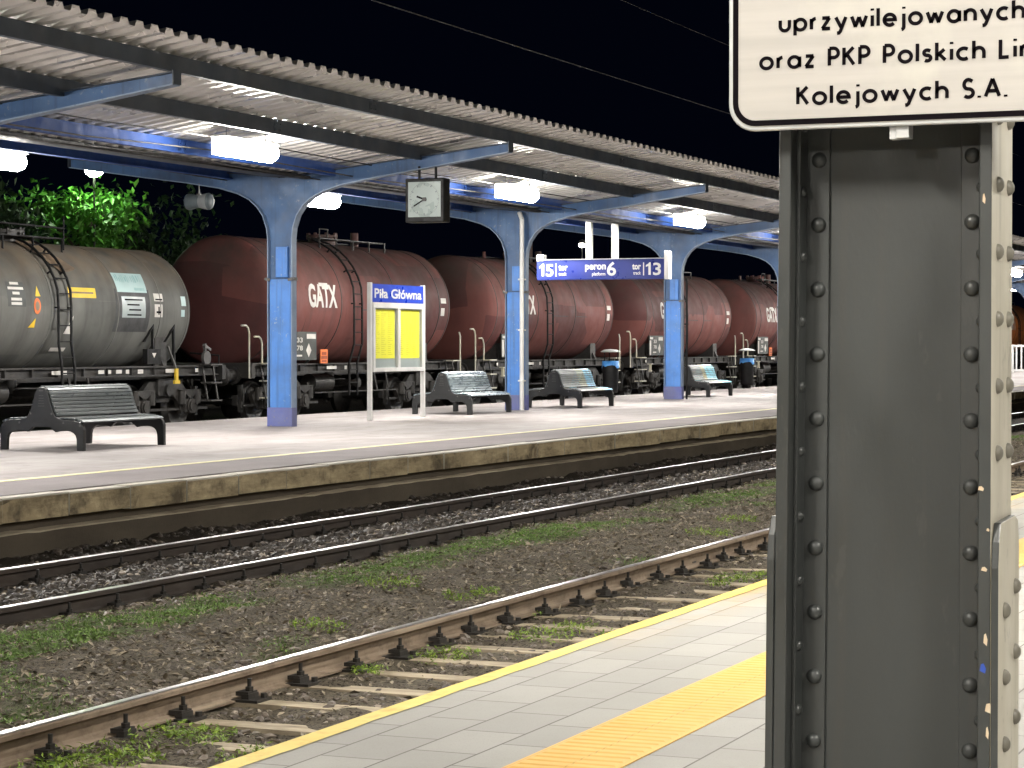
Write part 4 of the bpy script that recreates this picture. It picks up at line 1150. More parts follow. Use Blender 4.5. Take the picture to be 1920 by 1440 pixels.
# double loudspeaker under the back arm of the clock column
sp_ = thing("loudspeaker", "grey double ended loudspeaker hanging under the rear arm of the blue column", "loudspeaker", (31.95, 18.78, 4.03))
k = MB(); k.lathe([(-0.25, 0.0), (-0.25, 0.10), (-0.235, 0.135), (-0.20, 0.15), (-0.03, 0.115), (0.03, 0.115), (0.20, 0.15), (0.235, 0.135), (0.25, 0.10), (0.25, 0.0)], (0, 0, 0), 1, 24)
bo = k.build("body", M['horn'], sp_); sp_.scale = (0.9, 0.9, 0.9)
k = MB(); k.lathe([(-0.205, 0.152), (-0.03, 0.118)], (0, 0, 0), 1, 24); 
for y in (-0.16, -0.11, -0.06): k.lathe([(y - 0.01, 0.1435 - (0.16 + y) * 0.2 + 0.006), (y + 0.01, 0.1435 - (0.16 + y) * 0.2 + 0.002)], (0, 0, 0), 1, 24)
k.build("pale_cap", paint('pale_plastic', (0.26, 0.28, 0.29), None, 4, 0.5), bo)
k = MB(); k.cyl((0, 0, 0.11), (0, 0, 0.33), 0.012, 8); k.box((-0.02, -0.04, 0.10), (0.02, 0.04, 0.14)); k.build("bracket", M['iron_light'], sp_)

# drain pipes on the columns
dp = MB(); dp.cyl((41.60, 17.13, FAR_TOP), (41.60, 17.13, 4.2), 0.045, 12); dp.cyl((41.60, 17.13, 4.2), (41.64, 17.2, 4.34), 0.045, 12)
for z in (1.0, 2.0, 3.0): dp.box((41.54, 17.07, z), (41.67, 17.19, z + 0.03))
tag(dp.build("drain_pipe", M['white']), "white drain pipe running down the front of the blue column beside the brightly lit bench", "pipe")
dp = MB(); dp.cyl((51.53, 16.985, FAR_TOP), (51.53, 16.985, 3.2), 0.028, 10); dp.cyl((51.53, 16.985, 3.2), (51.53, 17.0, 3.3), 0.028, 8)
for z in (1.2, 2.2): dp.box((51.49, 16.95, z), (51.57, 17.03, z + 0.03))
tag(dp.build("conduit", M['black']), "thin black conduit on the blue column beside the cyan patched bench", "pipe")

# litter bins on the rear edge of the platform
def litter_bin(loc, label):
    t = thing("litter_bin", label, "bin", loc, 0, "litter bins on the far platform")
    k = MB(); k.lathe([(0.10, 0.0), (0.10, 0.17), (0.16, 0.19), (0.86, 0.205), (0.88, 0.195), (0.5, 0.17), (0.2, 0.0)], (0, 0, 0), 2, 24); k.cyl((0, 0, 0), (0, 0, 0.12), 0.05, 10); k.cyl((0, 0, 0), (0, 0, 0.02), 0.13, 16)
    k.build("body", M['black'], t)
    k = MB(); n = 22
    A = [(0.208 * math.cos(2 * math.pi * i / n), 0.208 * math.sin(2 * math.pi * i / n), 0.895) for i in range(n)]
    rr = random.Random(4)
    B = [(p[0] * 1.06, p[1] * 1.06, 0.80 - rr.uniform(0, 0.10)) for p in A]; C2 = [(p[0] * 0.9, p[1] * 0.9, 0.86) for p in A]
    k.add(A + B + C2, [(i, (i + 1) % n, n + (i + 1) % n, n + i) for i in range(n)] + [(i, 2 * n + i, 2 * n + (i + 1) % n, (i + 1) % n) for i in range(n)], 0, True)
    k.build("bin_bag", M['binbag'], t)
    k = MB()
    for a in (0.5, 2.6, 4.7): k.cyl((0.19 * math.cos(a), 0.19 * math.sin(a), 0.85), (0.19 * math.cos(a), 0.19 * math.sin(a), 1.12), 0.012, 8)
    k.build("strut", M['black'], t)
    k = MB(); k.lathe([(1.11, 0.0), (1.11, 0.24), (1.13, 0.245), (1.17, 0.16), (1.19, 0.0)], (0, 0, 0), 2, 24); k.build("lid", M['lidgrey'], t)
    return t
lb = litter_bin((53.0, 19.45, FAR_TOP), "black litter bin with blue bag and pale round lid past the blue patched bench")
copy_tree(lb, (65.0, 19.55, FAR_TOP), "black litter bin with pale round lid past the cyan patched bench")

# white railing far down the platform
rl = thing("white_railing", "white railing of upright bars across the far platform in front of the orange tank wagon", "railing", (107.0, 16.8, FAR_TOP))
for y in np.arange(0, 5.0, 0.23):
    k = MB(); k.box((-0.02, y, 0.12), (0.02, y + 0.07, 1.20)); k.build("bar", M['white'], rl)
for z in (1.24, 0.10):
    k = MB(); k.box((-0.03, -0.05, z - 0.05), (0.03, 5.1, z + 0.05)); k.build("top_rail" if z > 1 else "bottom_rail", M['white'], rl)
for y in (-0.05, 2.5, 5.05):
    k = MB(); k.box((-0.04, y - 0.04, 0), (0.04, y + 0.04, 1.3)); k.build("post", M['white'], rl)
# ------------------------------------------------------------------ tank wagons
TY = 25.5
def cut_text(s, height, width, bold, nx=6, ny=8):
    """writing cut into small pieces so it can be bent round a tank"""
    vs_, fs_, w = text_mesh(s, bold); k = height / 0.73; kx = width / w
    b = bmesh.new(); V = [b.verts.new((x * kx, y * k, 0)) for x, y in vs_]
    for f in fs_:
        try: b.faces.new([V[i] for i in f])
        except ValueError: pass
    for i in range(-3, ny + 3):
        bmesh.ops.bisect_plane(b, geom=b.verts[:] + b.edges[:] + b.faces[:], plane_co=(0, height * (i + 0.5) / ny, 0), plane_no=(0, 1, 0))
    b.verts.index_update()
    out = [tuple(v.co) for v in b.verts], [tuple(v.index for v in f.verts) for f in b.faces]
    b.free(); return out
def wrap(r, cz, x0, z0, skew=0.0):
    """(x, s) -> point on the near flank of the tank; s is measured along the shell up from height z0"""
    a0 = math.asin(max(-1, min(1, (z0 - cz) / r)))
    return lambda x, s: (x0 + x + skew * s, -r * math.cos(a0 + s / r), cz + r * math.sin(a0 + s / r))
def decal(mb, r, cz, x0, x1, z0, s, mi=0, n=10, slant=0.0):
    w = wrap(r + 0.006, cz, x0, z0); vs_ = []
    for i in range(n + 1):
        for x in (0, x1 - x0): vs_.append(w(x + slant * i / n, s * i / n))
    mb.add(vs_, [(2 * i, 2 * i + 1, 2 * i + 3, 2 * i + 2) for i in range(n)], mi)
def decal_poly(mb, r, cz, x0, z0, pts, mi=0):
    w = wrap(r + 0.012, cz, x0, z0); mb.add([w(x, s) for x, s in pts], [tuple(range(len(pts)))], mi)

def bogie(parent, xc, m):
    """one two-axled bogie; its wheels are sub-parts"""
    o = bpy.data.objects.new("bogie", None); COL.objects.link(o); o.parent = parent; o.location = (xc, 0, 0)
    f = MB()
    prof = [(-1.42, .62), (-1.30, .70), (-.95, .72), (-.60, .98), (.60, .98), (.95, .72), (1.30, .70), (1.42, .62), (1.38, .55), (1.18, .30), (.66, .30), (.50, .56), (.35, .66), (-.35, .66), (-.50, .56), (-.66, .30), (-1.18, .30), (-1.38, .55)]
    for s in (-1, 1):
        f.prism(prof, 1, s * 0.96, s * 1.06)
        for ax in (-.9, .9):
            f.cyl((ax, s * 0.92, .46), (ax, s * 1.16, .46), .15, 14); f.cyl((ax, s * 1.16, .46), (ax, s * 1.19, .46), .10, 14)
            f.box((ax - .20, s * .98, .33), (ax + .20, s * 1.13, .60))
            f.prism([(ax - .42, .80), (ax + .42, .80), (ax + .06, .64), (ax - .06, .64)], 1, s * 1.0, s * 1.15)      # spring seat gussets
            for q in (-.30, .30): f.cyl((ax + q, s * 1.10, .50), (ax + q, s * 1.10, .78), .085, 10)
        f.box((-.35, s * .70, .70), (.35, s * 1.12, 1.03)); f.cyl((0, s * 1.02, .80), (0, s * 1.18, .80), .12, 12)
        f.bar((-1.75, s * 1.02, .40), (1.75, s * 1.02, .40), .03, .05)
        for q in (-1.55, 1.55): f.box((q - .05, s * .80, .25), (q + .05, s * .88, .85)); f.box((q - .12, s * .70, .40), (q + .12, s * .82, .62))
    f.box((-.25, -1.0, .55), (.25, 1.0, .82))
    f.build("bogie_frame", m, o)
    for ax in (-.9, .9):
        w = MB()
        for s in (-1, 1):
            w.lathe([(s * .68, 0.0), (s * .68, .49), (s * .71, .49), (s * .72, .462), (s * .815, .455), (s * .815, .40), (s * .77, .38), (s * .77, .16), (s * .86, .12), (s * .86, 0)][::s], (ax, 0, .46), 1, 28)
        w.cyl((ax, -.95, .46), (ax, .95, .46), .075, 10)
        w.build("wheelset", M['iron'], o)
    return o

def make_wagon(kind, label, xc, group="tank wagons of the goods train"):
    red = kind == 'red'
    r, cz, hl, ho = (1.475, 2.69, 4.55, 6.12) if red else (1.27, 2.42, 4.95, 6.95)
    t = thing("tank_wagon", label, "wagon", (xc, TY, 0), 0, group)
    shell = M['tank_red'] if red else M['tank_grey']
    # ---- tank
    b = MB(); de = 0.42 if red else 0.40; pr = []
    for i in range(9):
        a = math.pi / 2 * i / 8; pr.append((-hl - de * math.cos(a) ** 0.9, r * math.sin(a)))
    pr[0] = (-hl - de, 0.0)
    pr += [(-hl + 0.01, r), (0, r), (hl - 0.01, r)] + [(-q[0], q[1]) for q in pr[:9][::-1]]
    b.lathe(pr, (0, 0, cz), 0, 72)
    tank = b.build("tank", shell, t)
    for x in ((-hl + 0.02, -hl + 0.62, -1.55, 1.35, hl - 0.62, hl - 0.02) if red else (-hl + .02, -2.2, .0, 2.3, hl - 1.1, hl - .02)):
        b = MB(); b.lathe([(x - .016, r - .01), (x - .016, r + .008), (x + .016, r + .008), (x + .016, r - .01)], (0, 0, cz), 0, 72)
        b.build("seam_ring", M['iron'] if red else shell, tank)
    # ---- underframe
    b = MB(); xe = ho - 0.64
    for s in (-1, 1):
        b.box((-xe + .15, s * 1.02, 1.09), (xe - .15, s * 1.20, 1.30)); b.box((-xe + .15, s * 1.20, 1.265), (xe - .15, s * 1.27, 1.30)); b.box((-xe + .15, s * 1.20, 1.09), (xe - .15, s * 1.27, 1.12))
        for x in np.arange(-xe + .6, xe - .3, 0.85): b.box((x - .01, s * 1.20, 1.12), (x + .01, s * 1.26, 1.265))
    for x in (-xe, xe): b.box((x - .07, -1.32, 1.00), (x + .07, 1.32, 1.30))
    for s in (-1, 1): b.box((s * xe, -1.30, 1.30), (s * (xe - 0.95), 1.30, 1.325))
    b.box((-xe, -.2, 1.0), (xe, .2, 1.25))
    for x in (-hl + .9, hl - .9):                                             # saddles under the tank
        pts = [(-1.15, 1.30), (1.15, 1.30)] + [(1.15 * math.cos(a), cz - math.sqrt(max(0, r * r - (1.15 * math.cos(a)) ** 2)) - .0) for a in np.linspace(0, math.pi, 13)]
        b.prism(pts, 0, x - .22, x + .22)
        for s in (-1, 1): b.prism([(s * 1.25, 1.30), (s * 1.0, 1.30), (s * 0.98, 1.75), (s * 1.03, 1.75)], 0, x - .06, x + .06)
    b.build("underframe", M['iron'], t)
    # ---- frame writing
    b = MB(); rr = random.Random(5 if red else 9)
    x = -xe + 1.0
    while x < xe - 1.0:
        wdt = rr.choice([.12, .2, .34, .5, .1]); 
        if rr.random() < (.22 if red else .6): b.box((x, -1.284, 1.145 + rr.uniform(0, .02)), (x + wdt, -1.281, 1.235))
        x += wdt + rr.uniform(.1, .5)
    b.build("frame_markings", M['deco'], t)
    for s in (-1, 1): bogie(t, s * (3.65 if red else 4.35), M['iron'])
    # ---- buffers and coupling
    for sx in (-1, 1):
        for sy in (-1, 1):
            b = MB(); X = sx * (xe + .07)
            b.cyl((X, sy * .875, 1.055), (X + sx * .06, sy * .875, 1.055), .19, 16); b.cyl((X + sx * .06, sy * .875, 1.055), (X + sx * .36, sy * .875, 1.055), .135, 16)
            b.cyl((X + sx * .36, sy * .875, 1.055), (X + sx * .52, sy * .875, 1.055), .10, 16)
            b.lathe([(sx * .50, 0), (sx * .50, .16), (sx * .525, .225), (sx * .55, .225), (sx * .565, .0)], (X, sy * .875, 1.055), 0, 24)
            b.build("buffer", M['iron_light'] if False else M['iron'], t)
        b = MB(); X = sx * (xe + .07); b.box((X, -.10, .95), (X + sx * .30, .10, 1.12)); b.box((X + sx * .30, -.04, .70), (X + sx * .38, .04, 1.10))
        b.tube([(X, .35, .98), (X + sx * .2, .36, .75), (X + sx * .45, .36, .62), (X + sx * .56, .34, .75)], .035, 7)
        b.tube([(X, -.35, .98), (X + sx * .2, -.36, .72), (X + sx * .45, -.36, .60), (X + sx * .56, -.34, .75)], .035, 7)
        b.build("coupling", M['iron'], t)
    # ---- ladder following the shell
    lx = -0.85 if red else 0.32; hw = .21; R_ = r + .10
    for sy in (-1,):
        path = [(sy * R_ * math.cos(a), cz + R_ * math.sin(a)) for a in np.linspace(R(74), R(14), 7)] + [(sy * R_ * 0.985, cz), (sy * (R_ * .985), 1.75), (sy * 1.42, 1.3), (sy * 1.42, .55)]
        b = MB()
        for dx in (-hw, hw): b.tube([(lx + dx, y, z) for y, z in path], .026, 6)
        L = 0; acc = 0
        for i in range(len(path) - 1):
            p, q = Vector((0, *path[i])), Vector((0, *path[i + 1])); d = (q - p).length
            while acc < L + d:
                c_ = p + (q - p) * ((acc - L) / d); b.cyl((lx - hw, c_.y, c_.z), (lx + hw, c_.y, c_.z), .014, 6); acc += .30
            L += d
        for a in (R(30), R(0), R(55)):
            for dx in (-hw, hw): b.bar((lx + dx, -r * math.cos(a), cz + r * math.sin(a)), (lx + dx, -R_ * math.cos(a), cz + R_ * math.sin(a)), .03, .03)
        b.build("ladder", M['black'], t)
    # ---- top walkway, railings, dome
    zt = cz + r; b = MB(); xa, xb = (-1.1, 2.4) if red else (-2.6, 1.25)
    for s in (-1, 1):
        for k in range(4): y0 = s * (.34 + k * .09); b.box((xa, y0, zt + .06), (xb, y0 + s * .07, zt + .085))
        for x in np.arange(xa, xb + .01, (xb - xa) / 4): b.bar((x, s * .66, zt + .06), (x, s * .66, zt - .2), .03, .03)
    b.build("walkway", M['iron'] if red else M['black'], t)
    b = MB()
    if not red:
        for x in (xa, xa + 1.28, xb): b.cyl((x, -.7, zt - .15), (x, -.7, zt + .50), .018, 6)
        b.cyl((xa, -.7, zt + .30), (xb, -.7, zt + .27), .022, 6); b.box((xa, -.70, zt + .05), (xa + .75, -.2, zt + .30))
    else:
        b.cyl((xa, -.66, zt + .085), (xa, -.66, zt + .30), .016, 6); b.cyl((xa + .42, -.66, zt + .085), (xa + .42, -.66, zt + .30), .016, 6); b.cyl((xa, -.66, zt + .29), (xa + .42, -.66, zt + .29), .016, 6)
    b.build("railing", M['black'] if not red else M['iron'], t)
    b = MB(); b.cyl((.3, 0, zt - .05), (.3, 0, zt + .16), .33, 24); b.cyl((.3, 0, zt + .16), (.3, 0, zt + .21), .38, 24)
    for k in range(8): a = k * math.pi / 4; b.box((.3 + .35 * math.cos(a) - .03, .35 * math.sin(a) - .03, zt + .10), (.3 + .35 * math.cos(a) + .03, .35 * math.sin(a) + .03, zt + .26))
    if red: b.cyl((2.05, 0, zt - .05), (2.05, 0, zt + .34), .10, 12); b.cyl((-2.6, -.25, zt - .05), (-2.6, -.25, zt + .16), .05, 10)
    b.build("manhole", shell if red else M['iron'], t)
    # ---- brake gear and pipes under the frame
    for a_, c_, y_ in ((-1.9, -.95, -.78), (.6, 1.5, .2)):
        b = MB(); b.cyl((a_, y_, .84), (c_, y_, .84), .21, 18); b.build("air_reservoir", M['iron'], t)
    b = MB(); b.cyl((.1, -.3, cz - r + .05), (.1, -.3, .80), .11, 12); b.cyl((.1, -1.05, .82), (.1, -.3, .82), .075, 12); b.cyl((.1, -1.10, .82), (.1, -1.02, .82), .115, 12)
    b.bar((-2.2, -1.1, .62), (2.2, -1.1, .62), .03, .03); b.bar((.55, -1.26, 1.1), (.75, -1.26, .65), .02, .06); b.bar((1.2, -1.26, 1.1), (1.35, -1.26, .7), .02, .05)
    b.build("discharge_pipe", M['iron'], t)
    # ---- handrails and steps
    if red:
        for x, zt_ in ((-5.62, 2.14), (-5.05, 1.90)):
            b = MB(); b.tube([(x - .34, -1.30, zt_), (x - .14, -1.30, zt_), (x - .05, -1.30, zt_ - .05), (x, -1.30, zt_ - .16), (x, -1.30, 1.0 if x < -5.5 else 1.3)], .022, 7); b.build("handrail", M['zincbar'], t)
        b = MB(); b.tube([(5.62, -1.30, 1.0), (5.62, -1.30, 1.95), (5.55, -1.30, 2.05)], .022, 7)
        b.build("handrail", M['zincbar'], t)
    else:
        b = MB(); b.tube([(6.3, -1.2, 1.05), (6.3, -1.2, 1.5), (6.3, -.5, 1.55)], .02, 6); b.build("handrail", M['black'], t)
        for x in (hl - 1.35, hl - .55):                         # pointed struts hugging the tank end
            b = MB(); b.prism([(x - .34, 1.78), (x - .30, 1.78), (x + .03, 2.14), (x + .06, 1.30), (x, 1.30), (x - .01, 2.06)], 1, -1.25, -1.20); b.build("strut", M['black'], t)
    sx_ = (-4.85, 4.95) if red else (-5.6, 5.7)
    for x in sx_:
        b = MB()
        for z in (1.30, .92, .55): b.box((x - .22, -1.50, z), (x + .22, -1.24, z + .028), 1)
        for dx in (-.21, .21): b.bar((x + dx, -1.27, 1.3), (x + dx, -1.40, .55), .03, .04)
        b.build("step_ladder", [M['iron'], M['zincbar'] if red else M['iron_light']], t)
    # ---- plates and markings
    if red:
        b = MB(); vs_, fs_ = cut_text("GATX", 0.52, 1.42, 0.035)
        w = wrap(r + 0.012, cz, -3.20, 2.60); b.add([w(x, y) for x, y, _ in vs_], fs_)
        decal(b, r + .006, cz, -2.62, -2.18, 3.06, .085)         # the bar that joins the letters
        b.build("lettering", M['deco'], tank)
        b = MB(); decal(b, r, cz, 4.02, 4.34, 2.78, .13); decal(b, r, cz, 4.02, 4.24, 2.46, .20); b.build("end_markings", M['deco'], tank)
        b = MB(); decal(b, r, cz, -.5, .75, 2.54, .022); decal(b, r, cz, 1.4, 2.3, 2.54, .02); b.build("seam", M['iron'], tank)
        b = MB(); b.box((-3.95, -1.36, 1.38), (-2.60, -1.33, 2.02)); b.bar((-3.6, -1.33, 1.38), (-3.6, -1.2, 1.28), .04, .04); b.bar((-2.9, -1.33, 1.38), (-2.9, -1.2, 1.28), .04, .04)
        db = b.build("data_board", M['darkboard'], t)
        b = MB(); rr = random.Random(3); y = -1.363
        b.add([(-2.98 + .13 * a, y, 1.60 + .16 * c_) for a, c_ in ((0, -1), (1, 0), (0, 1), (-1, 0))], [(0, 1, 2, 3)])
        b.box((-3.07, y, 1.86), (-2.64, y + .002, 1.97)); b.box((-3.95, y, 1.40), (-3.80, y + .002, 1.86)); b.box((-3.90, y, 1.90), (-3.62, y + .002, 1.97))
        write(b, "33", (-3.55, y, 1.78), (1, 0, 0), (0, 0, 1), .11, .28, .02); write(b, "78", (-3.55, y, 1.60), (1, 0, 0), (0, 0, 1), .11, .28, .02); b.box((-3.62, y, 1.46), (-3.30, y + .002, 1.50))
        b.build("board_markings", M['deco'], db)
        b = MB(); b.box((-2.36, -1.34, 1.30), (-2.0, -1.32, 1.62)); op = b.build("orange_plate", M['orange'], t)
        b = MB(); b.box((-2.29, -1.343, 1.49), (-2.07, -1.341, 1.56)); b.box((-2.33, -1.343, 1.40), (-2.03, -1.341, 1.47)); b.box((-2.29, -1.343, 1.33), (-2.07, -1.341, 1.37)); b.build("plate_digits", paint("dim_red_ink", (.35, .07, .02), None, 3, .6, bmp=0), op)
        b = MB(); b.box((-4.0, -1.42, 1.09), (-3.78, -1.30, 1.115)); b.box((-3.93, -1.40, .90), (-3.87, -1.34, 1.09)); b.box((-3.96, -1.41, .86), (-3.84, -1.33, .90)); b.build("shunting_hook", M['zincbar'], t)
    else:
        b = MB(); decal(b, r - .003, cz, 2.16, 3.42, 1.98, .86, slant=.05); b.build('dark_patch', paint('dark_grey_patch', (0.03, 0.031, 0.033), (0.05, 0.05, 0.05), 3, 0.6, bmp=0), tank)  # dark decal painting in the shadow round the hinged boards
        b = MB(); decal(b, r, cz, 2.28, 3.40, 2.76, .42, slant=.03); pl_ = b.build("white_panel", M['teal'], tank)
        b = MB(); rr = random.Random(21); x = 2.38
        while x < 3.30:                                         # unreadable row of pale letters
            ww = rr.uniform(.025, .06); decal(b, r + .004, cz, x, x + ww, 2.96 + rr.uniform(-.01, .03), rr.uniform(.10, .17), n=3); x += ww + rr.uniform(.012, .05)
        decal(b, r + .006, cz, 2.95, 3.32, 2.80, .06); b.build("panel_lettering", paint("faded_teal_ink", (0.22, 0.40, 0.41), (0.33, 0.47, 0.47), 6, 0.5, bmp=0), pl_)
        b = MB(); decal(b, r, cz, 2.42, 3.28, 2.26, .42); pl_ = b.build("grey_panel", M['greypanel'], tank)
        b = MB(); 
        for z_, a, c_ in ((2.60, 2.52, 3.18), (2.50, 2.60, 3.05), (2.40, 2.66, 3.10), (2.30, 2.60, 3.12)): decal(b, r + .004, cz, a, c_, z_, .03)
        b.build("panel_print", M['ink'], pl_)
        b = MB(); decal(b, r, cz, .58, 1.52, 2.62, .20, slant=.02); pl_ = b.build("yellow_strip", M['yelpaint'], tank)
        b = MB(); decal(b, r + .004, cz, .68, 1.44, 2.70, .035); b.build("strip_print", M['plank'], pl_)
        b = MB(); decal(b, r, cz, -1.38, -.82, 2.42, .46); pl_ = b.build("dark_panel", M['darkboard'], tank)
        b = MB()
        for z_, a, c_ in ((2.82, -1.25, -.98), (2.73, -1.34, -.86), (2.64, -1.22, -1.0), (2.53, -1.28, -.95), (2.45, -1.28, -.95)): decal(b, r + .004, cz, a, c_, z_, .05)
        b.build("panel_print", M['deco'], pl_)
        b = MB(); decal(b, r, cz, 3.62, 3.96, 2.60, .16); decal(b, r, cz, 3.62, 3.92, 2.28, .26); pl_ = b.build("white_markings", M['deco'], tank)
        b = MB(); decal(b, r + .004, cz, 3.66, 3.93, 2.62, .03); decal(b, r + .004, cz, 3.68, 3.86, 2.36, .04); decal(b, r + .004, cz, 3.75, 3.80, 2.33, .16); b.build("marking_print", M['ink'], pl_)
        b = MB(); decal(b, r, cz, 4.66, 4.84, 2.52, .20); decal(b, r, cz, 4.64, 4.78, 2.30, .14); b.build("end_markings", M['teal'], tank)
        WM = [M['yelpaint'], M['orange'], M['plank'], M['deco']]
        b = MB(); decal_poly(b, r, cz, -.52, 2.62, [(0, 0), (.17, 0), (.10, .20)], 0); b.build('warning_triangle', WM, tank); b = MB(); decal_poly(b, r, cz, -.70, 2.04, [(0, 0), (.20, .0), (.20, .18)], 0); b.build('warning_triangle', WM, tank); b = MB()
        decal_poly(b, r, cz, -.47, 2.44, [(.11 * math.cos(a), .15 * math.sin(a)) for a in np.linspace(0, 2 * math.pi, 17)[:-1]], 1)
        decal_poly(b, r + .004, cz, -.47, 2.44, [(.065 * math.cos(a), .09 * math.sin(a)) for a in np.linspace(0, 2 * math.pi, 17)[:-1]], 2)
        b.build('warning_disc', WM, tank); b = MB(); decal_poly(b, r, cz, .50, 1.93, [(0, 0), (.23, 0), (.23, .36)], 3); b.build('white_triangle', WM, tank); b = MB(); decal_poly(b, r, cz, .30, 1.60, [(0, 0), (.5, 0), (.5, .09), (0, .09)], 3)
        b.build("white_plate", WM, tank)
        b = MB()                                                # tilted splash plate at the manhole
        q = [(-.12, .36), (-.05, 1.05), (.52, 1.06), (.40, .97), (.82, .33)]
        w = wrap(r + .05, cz, .05, 2.75); P_ = [w(x, s + .34) for x, s in [(.0, .95), (.55, .95), (.95, .10), (.50, .02), (.12, .45)]]
        b.add(P_ + [(p[0], p[1] * 1.02, p[2] + .03) for p in P_], [(0, 1, 2, 3, 4), (9, 8, 7, 6, 5)] + [(i, 5 + i, 5 + (i + 1) % 5, (i + 1) % 5) for i in range(5)])
        b.build("splash_plate", M['plank'], t)
        b = MB(); b.box((3.25, -1.33, 1.34), (3.75, -1.22, 1.64)); eb = b.build("equipment_box", M['black'], t)
        b = MB(); b.add([(3.50, -1.333, 1.46), (3.58, -1.333, 1.56), (3.42, -1.333, 1.56)], [(0, 1, 2)]); b.build("box_mark", M['deco'], eb)
        b = MB(); b.box((4.33, -1.34, .95), (4.42, -1.30, 1.24)); b.box((4.28, -1.345, .93), (4.48, -1.295, 1.0)); b.build("brake_tag", M['yelpaint'], t); b = MB(); b.bar((4.05, -1.31, 1.7), (4.37, -1.31, 1.24), .04, .04); b.build("brake_rod", M['iron_light'], t)
        b = MB(); b.cyl((5.55, -1.36, 1.45), (5.55, -1.30, 1.45), .15, 16); b.bar((5.55, -1.3, 1.3), (5.55, -1.3, 1.75), .05, .05); b.bar((5.5, -1.3, 1.72), (5.85, -1.25, 1.62), .05, .05); b.build("hand_brake", M['iron_light'], t)
    return t
make_wagon('grey', "weathered grey tank wagon with yellow strip and pale panels behind the dark bench", 35.85)
w0 = make_wagon('red', "red brown tank wagon coupled to the grey one, behind the timetable board", 48.9)
RW = ["red brown tank wagon behind the column with the white drain pipe", "red brown tank wagon behind the column at the end of the number sign",
      "red brown tank wagon whose lettering is just visible, cut off by the riveted column"]
for k in range(1, 7):
    copy_tree(w0, (48.9 + 12.24 * k, TY, 0), RW[k - 1] if k <= 3 else "red brown tank wagon hidden behind the near riveted column")
ow = copy_tree(w0, (48.9 + 12.24 * 7 + 1.2, TY, 0), "orange tank wagon beyond the white railing, seen past the lit side of the riveted column")
for ch in ow.children:
    if ch.name.split(".")[0] in ("tank", "manhole"):
        ch.material_slots[0].link = 'OBJECT'; ch.material_slots[0].material = M['tank_orange']

# ------------------------------------------------------------------ trees and lamps beyond the train
def tree(name, label, loc, h, rx, rz, n, mat, seed, size=(0.16, 0.34), group="trees beyond the goods train"):
    t = thing(name, label, "tree", loc, 0, group); r = random.Random(seed)
    k = MB(); k.tube([(0, 0, -.2), (.05, .03, h * .25), (-.04, .06, h * .5), (.08, 0, h * .8)], [.16, .13, .10, .03], 9)
    tips = []
    for _ in range(26):
        a = r.uniform(0, 6.283); z0 = h * r.uniform(.25, .75); q = rx * r.uniform(.45, .95)
        p = Vector((q * math.cos(a), q * math.sin(a), z0 + r.uniform(.3, 1.0) * rz * .5)); tips.append(p)
        k.tube([(0, 0, z0), tuple(p * .5 + Vector((0, 0, z0)) * .5 + Vector((0, 0, .15))), tuple(p)], [.05, .03, .01], 5)
    k.build("trunk", M['bark'], t)
    pts = []
    cl = [Vector((r.gauss(0, rx * .5), r.gauss(0, rx * .5), h - rz + r.gauss(0, rz * .5))) for _ in range(34)] + tips
    for _ in range(n):
        c_ = r.choice(cl); s_ = r.uniform(.25, .6) * rx * .42
        pts.append((c_.x + r.gauss(0, s_), c_.y + r.gauss(0, s_), max(.3, c_.z + r.gauss(0, s_ * .8))))
    o = quads("crown", pts, size, [mat], .35, .8, (.42, .8)); o.parent = t
    return t
tree("leafy_tree", "bright green leafy tree lit by a lamp behind the grey tank wagon", (51.9, 34.2, -.15), 6.7, 1.5, 1.7, 3400, M['leaf'], 3, (.14, .30))
tree("leafy_tree", "dark green tree on the far side of the lit tree from the red wagon", (48.4, 34.8, -.15), 6.1, 1.8, 1.7, 3000, M['leaf_dim'], 5, (.16, .32))
tree("leafy_tree", "dim dark tree between the lit tree and the white lamp", (56.3, 34.8, -.15), 6.0, 2.0, 1.8, 3400, M['leaf_dim'], 8, (.16, .32))
tree("leafy_tree", "low dim bushy tree just above the end of the grey wagon beside the white lamp", (59.5, 35.5, -.15), 4.9, 1.5, 1.2, 2400, M['leaf_dim'], 12, (.14, .28))

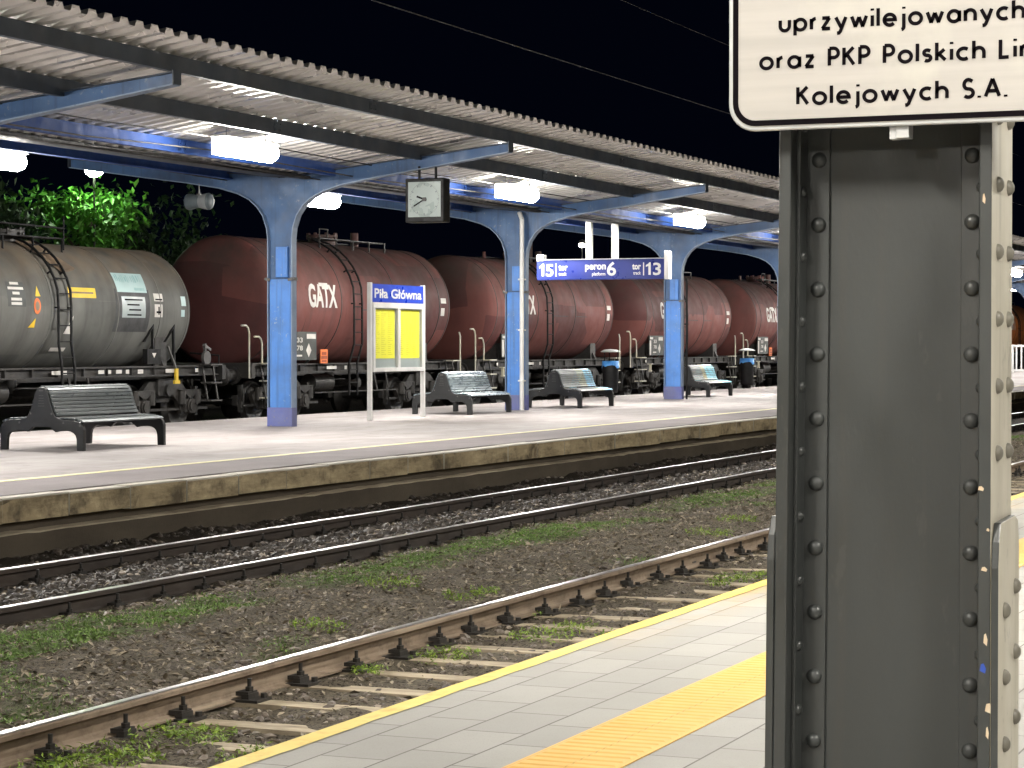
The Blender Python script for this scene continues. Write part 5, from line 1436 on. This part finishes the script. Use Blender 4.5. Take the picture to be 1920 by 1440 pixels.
def street_lamp(label, loc, h, col_, strength, r=.16, arm=0.0, group="lamps in the yard beyond the train"):
    t = thing("street_lamp", label, "lamp", loc, 0, group)
    k = MB(); k.tube([(0, 0, -.1), (0, 0, h - .25), (0, 0, h + .05)] + ([(-arm * .5, 0, h + .16), (-arm, 0, h + .14)] if arm else []), .028, 8); k.build("pole", M['iron'], t)
    k = MB(); k.lathe([(-.02, 0), (-.02, r * 1.5), (.08, r * 1.0), (.13, 0)], (-arm, 0, h + .10), 2, 18); k.build("hood", M['iron_light'], t)
    k = MB(); k.lathe([(-r * .9, 0)] + [(-r * .9 * math.cos(a), r * 1.25 * math.sin(a)) for a in (.5, 1.0, 1.5708)] + [(.06, r)], (-arm, 0, h + .01), 2, 18); k.build("bulb", glow("yard_lamp", col_, strength), t)
    return t
street_lamp("greenish white lamp shining above the lit green tree", (51.1, 33.2, -.15), 6.45, (.72, 1.0, .62), 75, .20)
street_lamp("small round white lamp above the end of the grey wagon", (62.0, 36.5, -.15), 4.55, (1, .97, .9), 60, .17)
street_lamp("flat white yard lamp beside the small round white lamp", (64.2, 37.2, -.15), 4.45, (1, .97, .92), 12, .26)
street_lamp("tiny distant lamp above the first red wagon beside the column", (80, 30.5, -.15), 5.6, (1, .95, .85), 25, .10)
street_lamp("tiny distant lamp above the red wagon cut off by the riveted column", (152, 34.0, -.15), 6.2, (1, .95, .9), 80, .16)
street_lamp("tiny distant lamp touching the edge of the riveted column", (152, 31.5, -.15), 5.7, (1, .95, .9), 80, .16)
ms_ = MB(); ms_.box((88.0, 35.9, -.2), (88.35, 36.2, 9.0)); ms_.box((87.9, 35.8, -.2), (88.45, 36.3, .4))
tag(ms_.build("mast", paint("rusty_mast", (.11, .06, .045), (.08, .045, .04), 3, .7)), "dim brown mast rising behind the first red tank wagon", "mast")

# ------------------------------------------------------------------ overhead line over the second track
def wire(name, y, z, r, sag, label):
    k = MB(); pts = []
    for i in range(0, 61):
        x = -4 + i * 3.4; f = ((x - 8.0) / 55.0) % 1.0
        pts.append((x, y, z - sag * 4 * f * (1 - f)))
    k.tube(pts, r, 6); tag(k.build(name, M['iron']), label, "wire", "overhead wires above the tracks")
wire("contact_wire", 10.15, 5.22, 0.006, 0.03, "lower overhead wire running across the dark sky")
wire("messenger_wire", 10.15, 6.55, 0.005, 0.35, "upper overhead wire near the sign's top corner")
k = MB(); k.cyl((44.6, 10.15, 5.20), (44.6, 10.15, 5.30), .03, 8); k.box((44.4, 10.12, 5.21), (44.8, 10.18, 5.235)); tag(k.build("wire_clamp", M['iron_light']), "small clamp sitting on the lower overhead wire", "clamp")
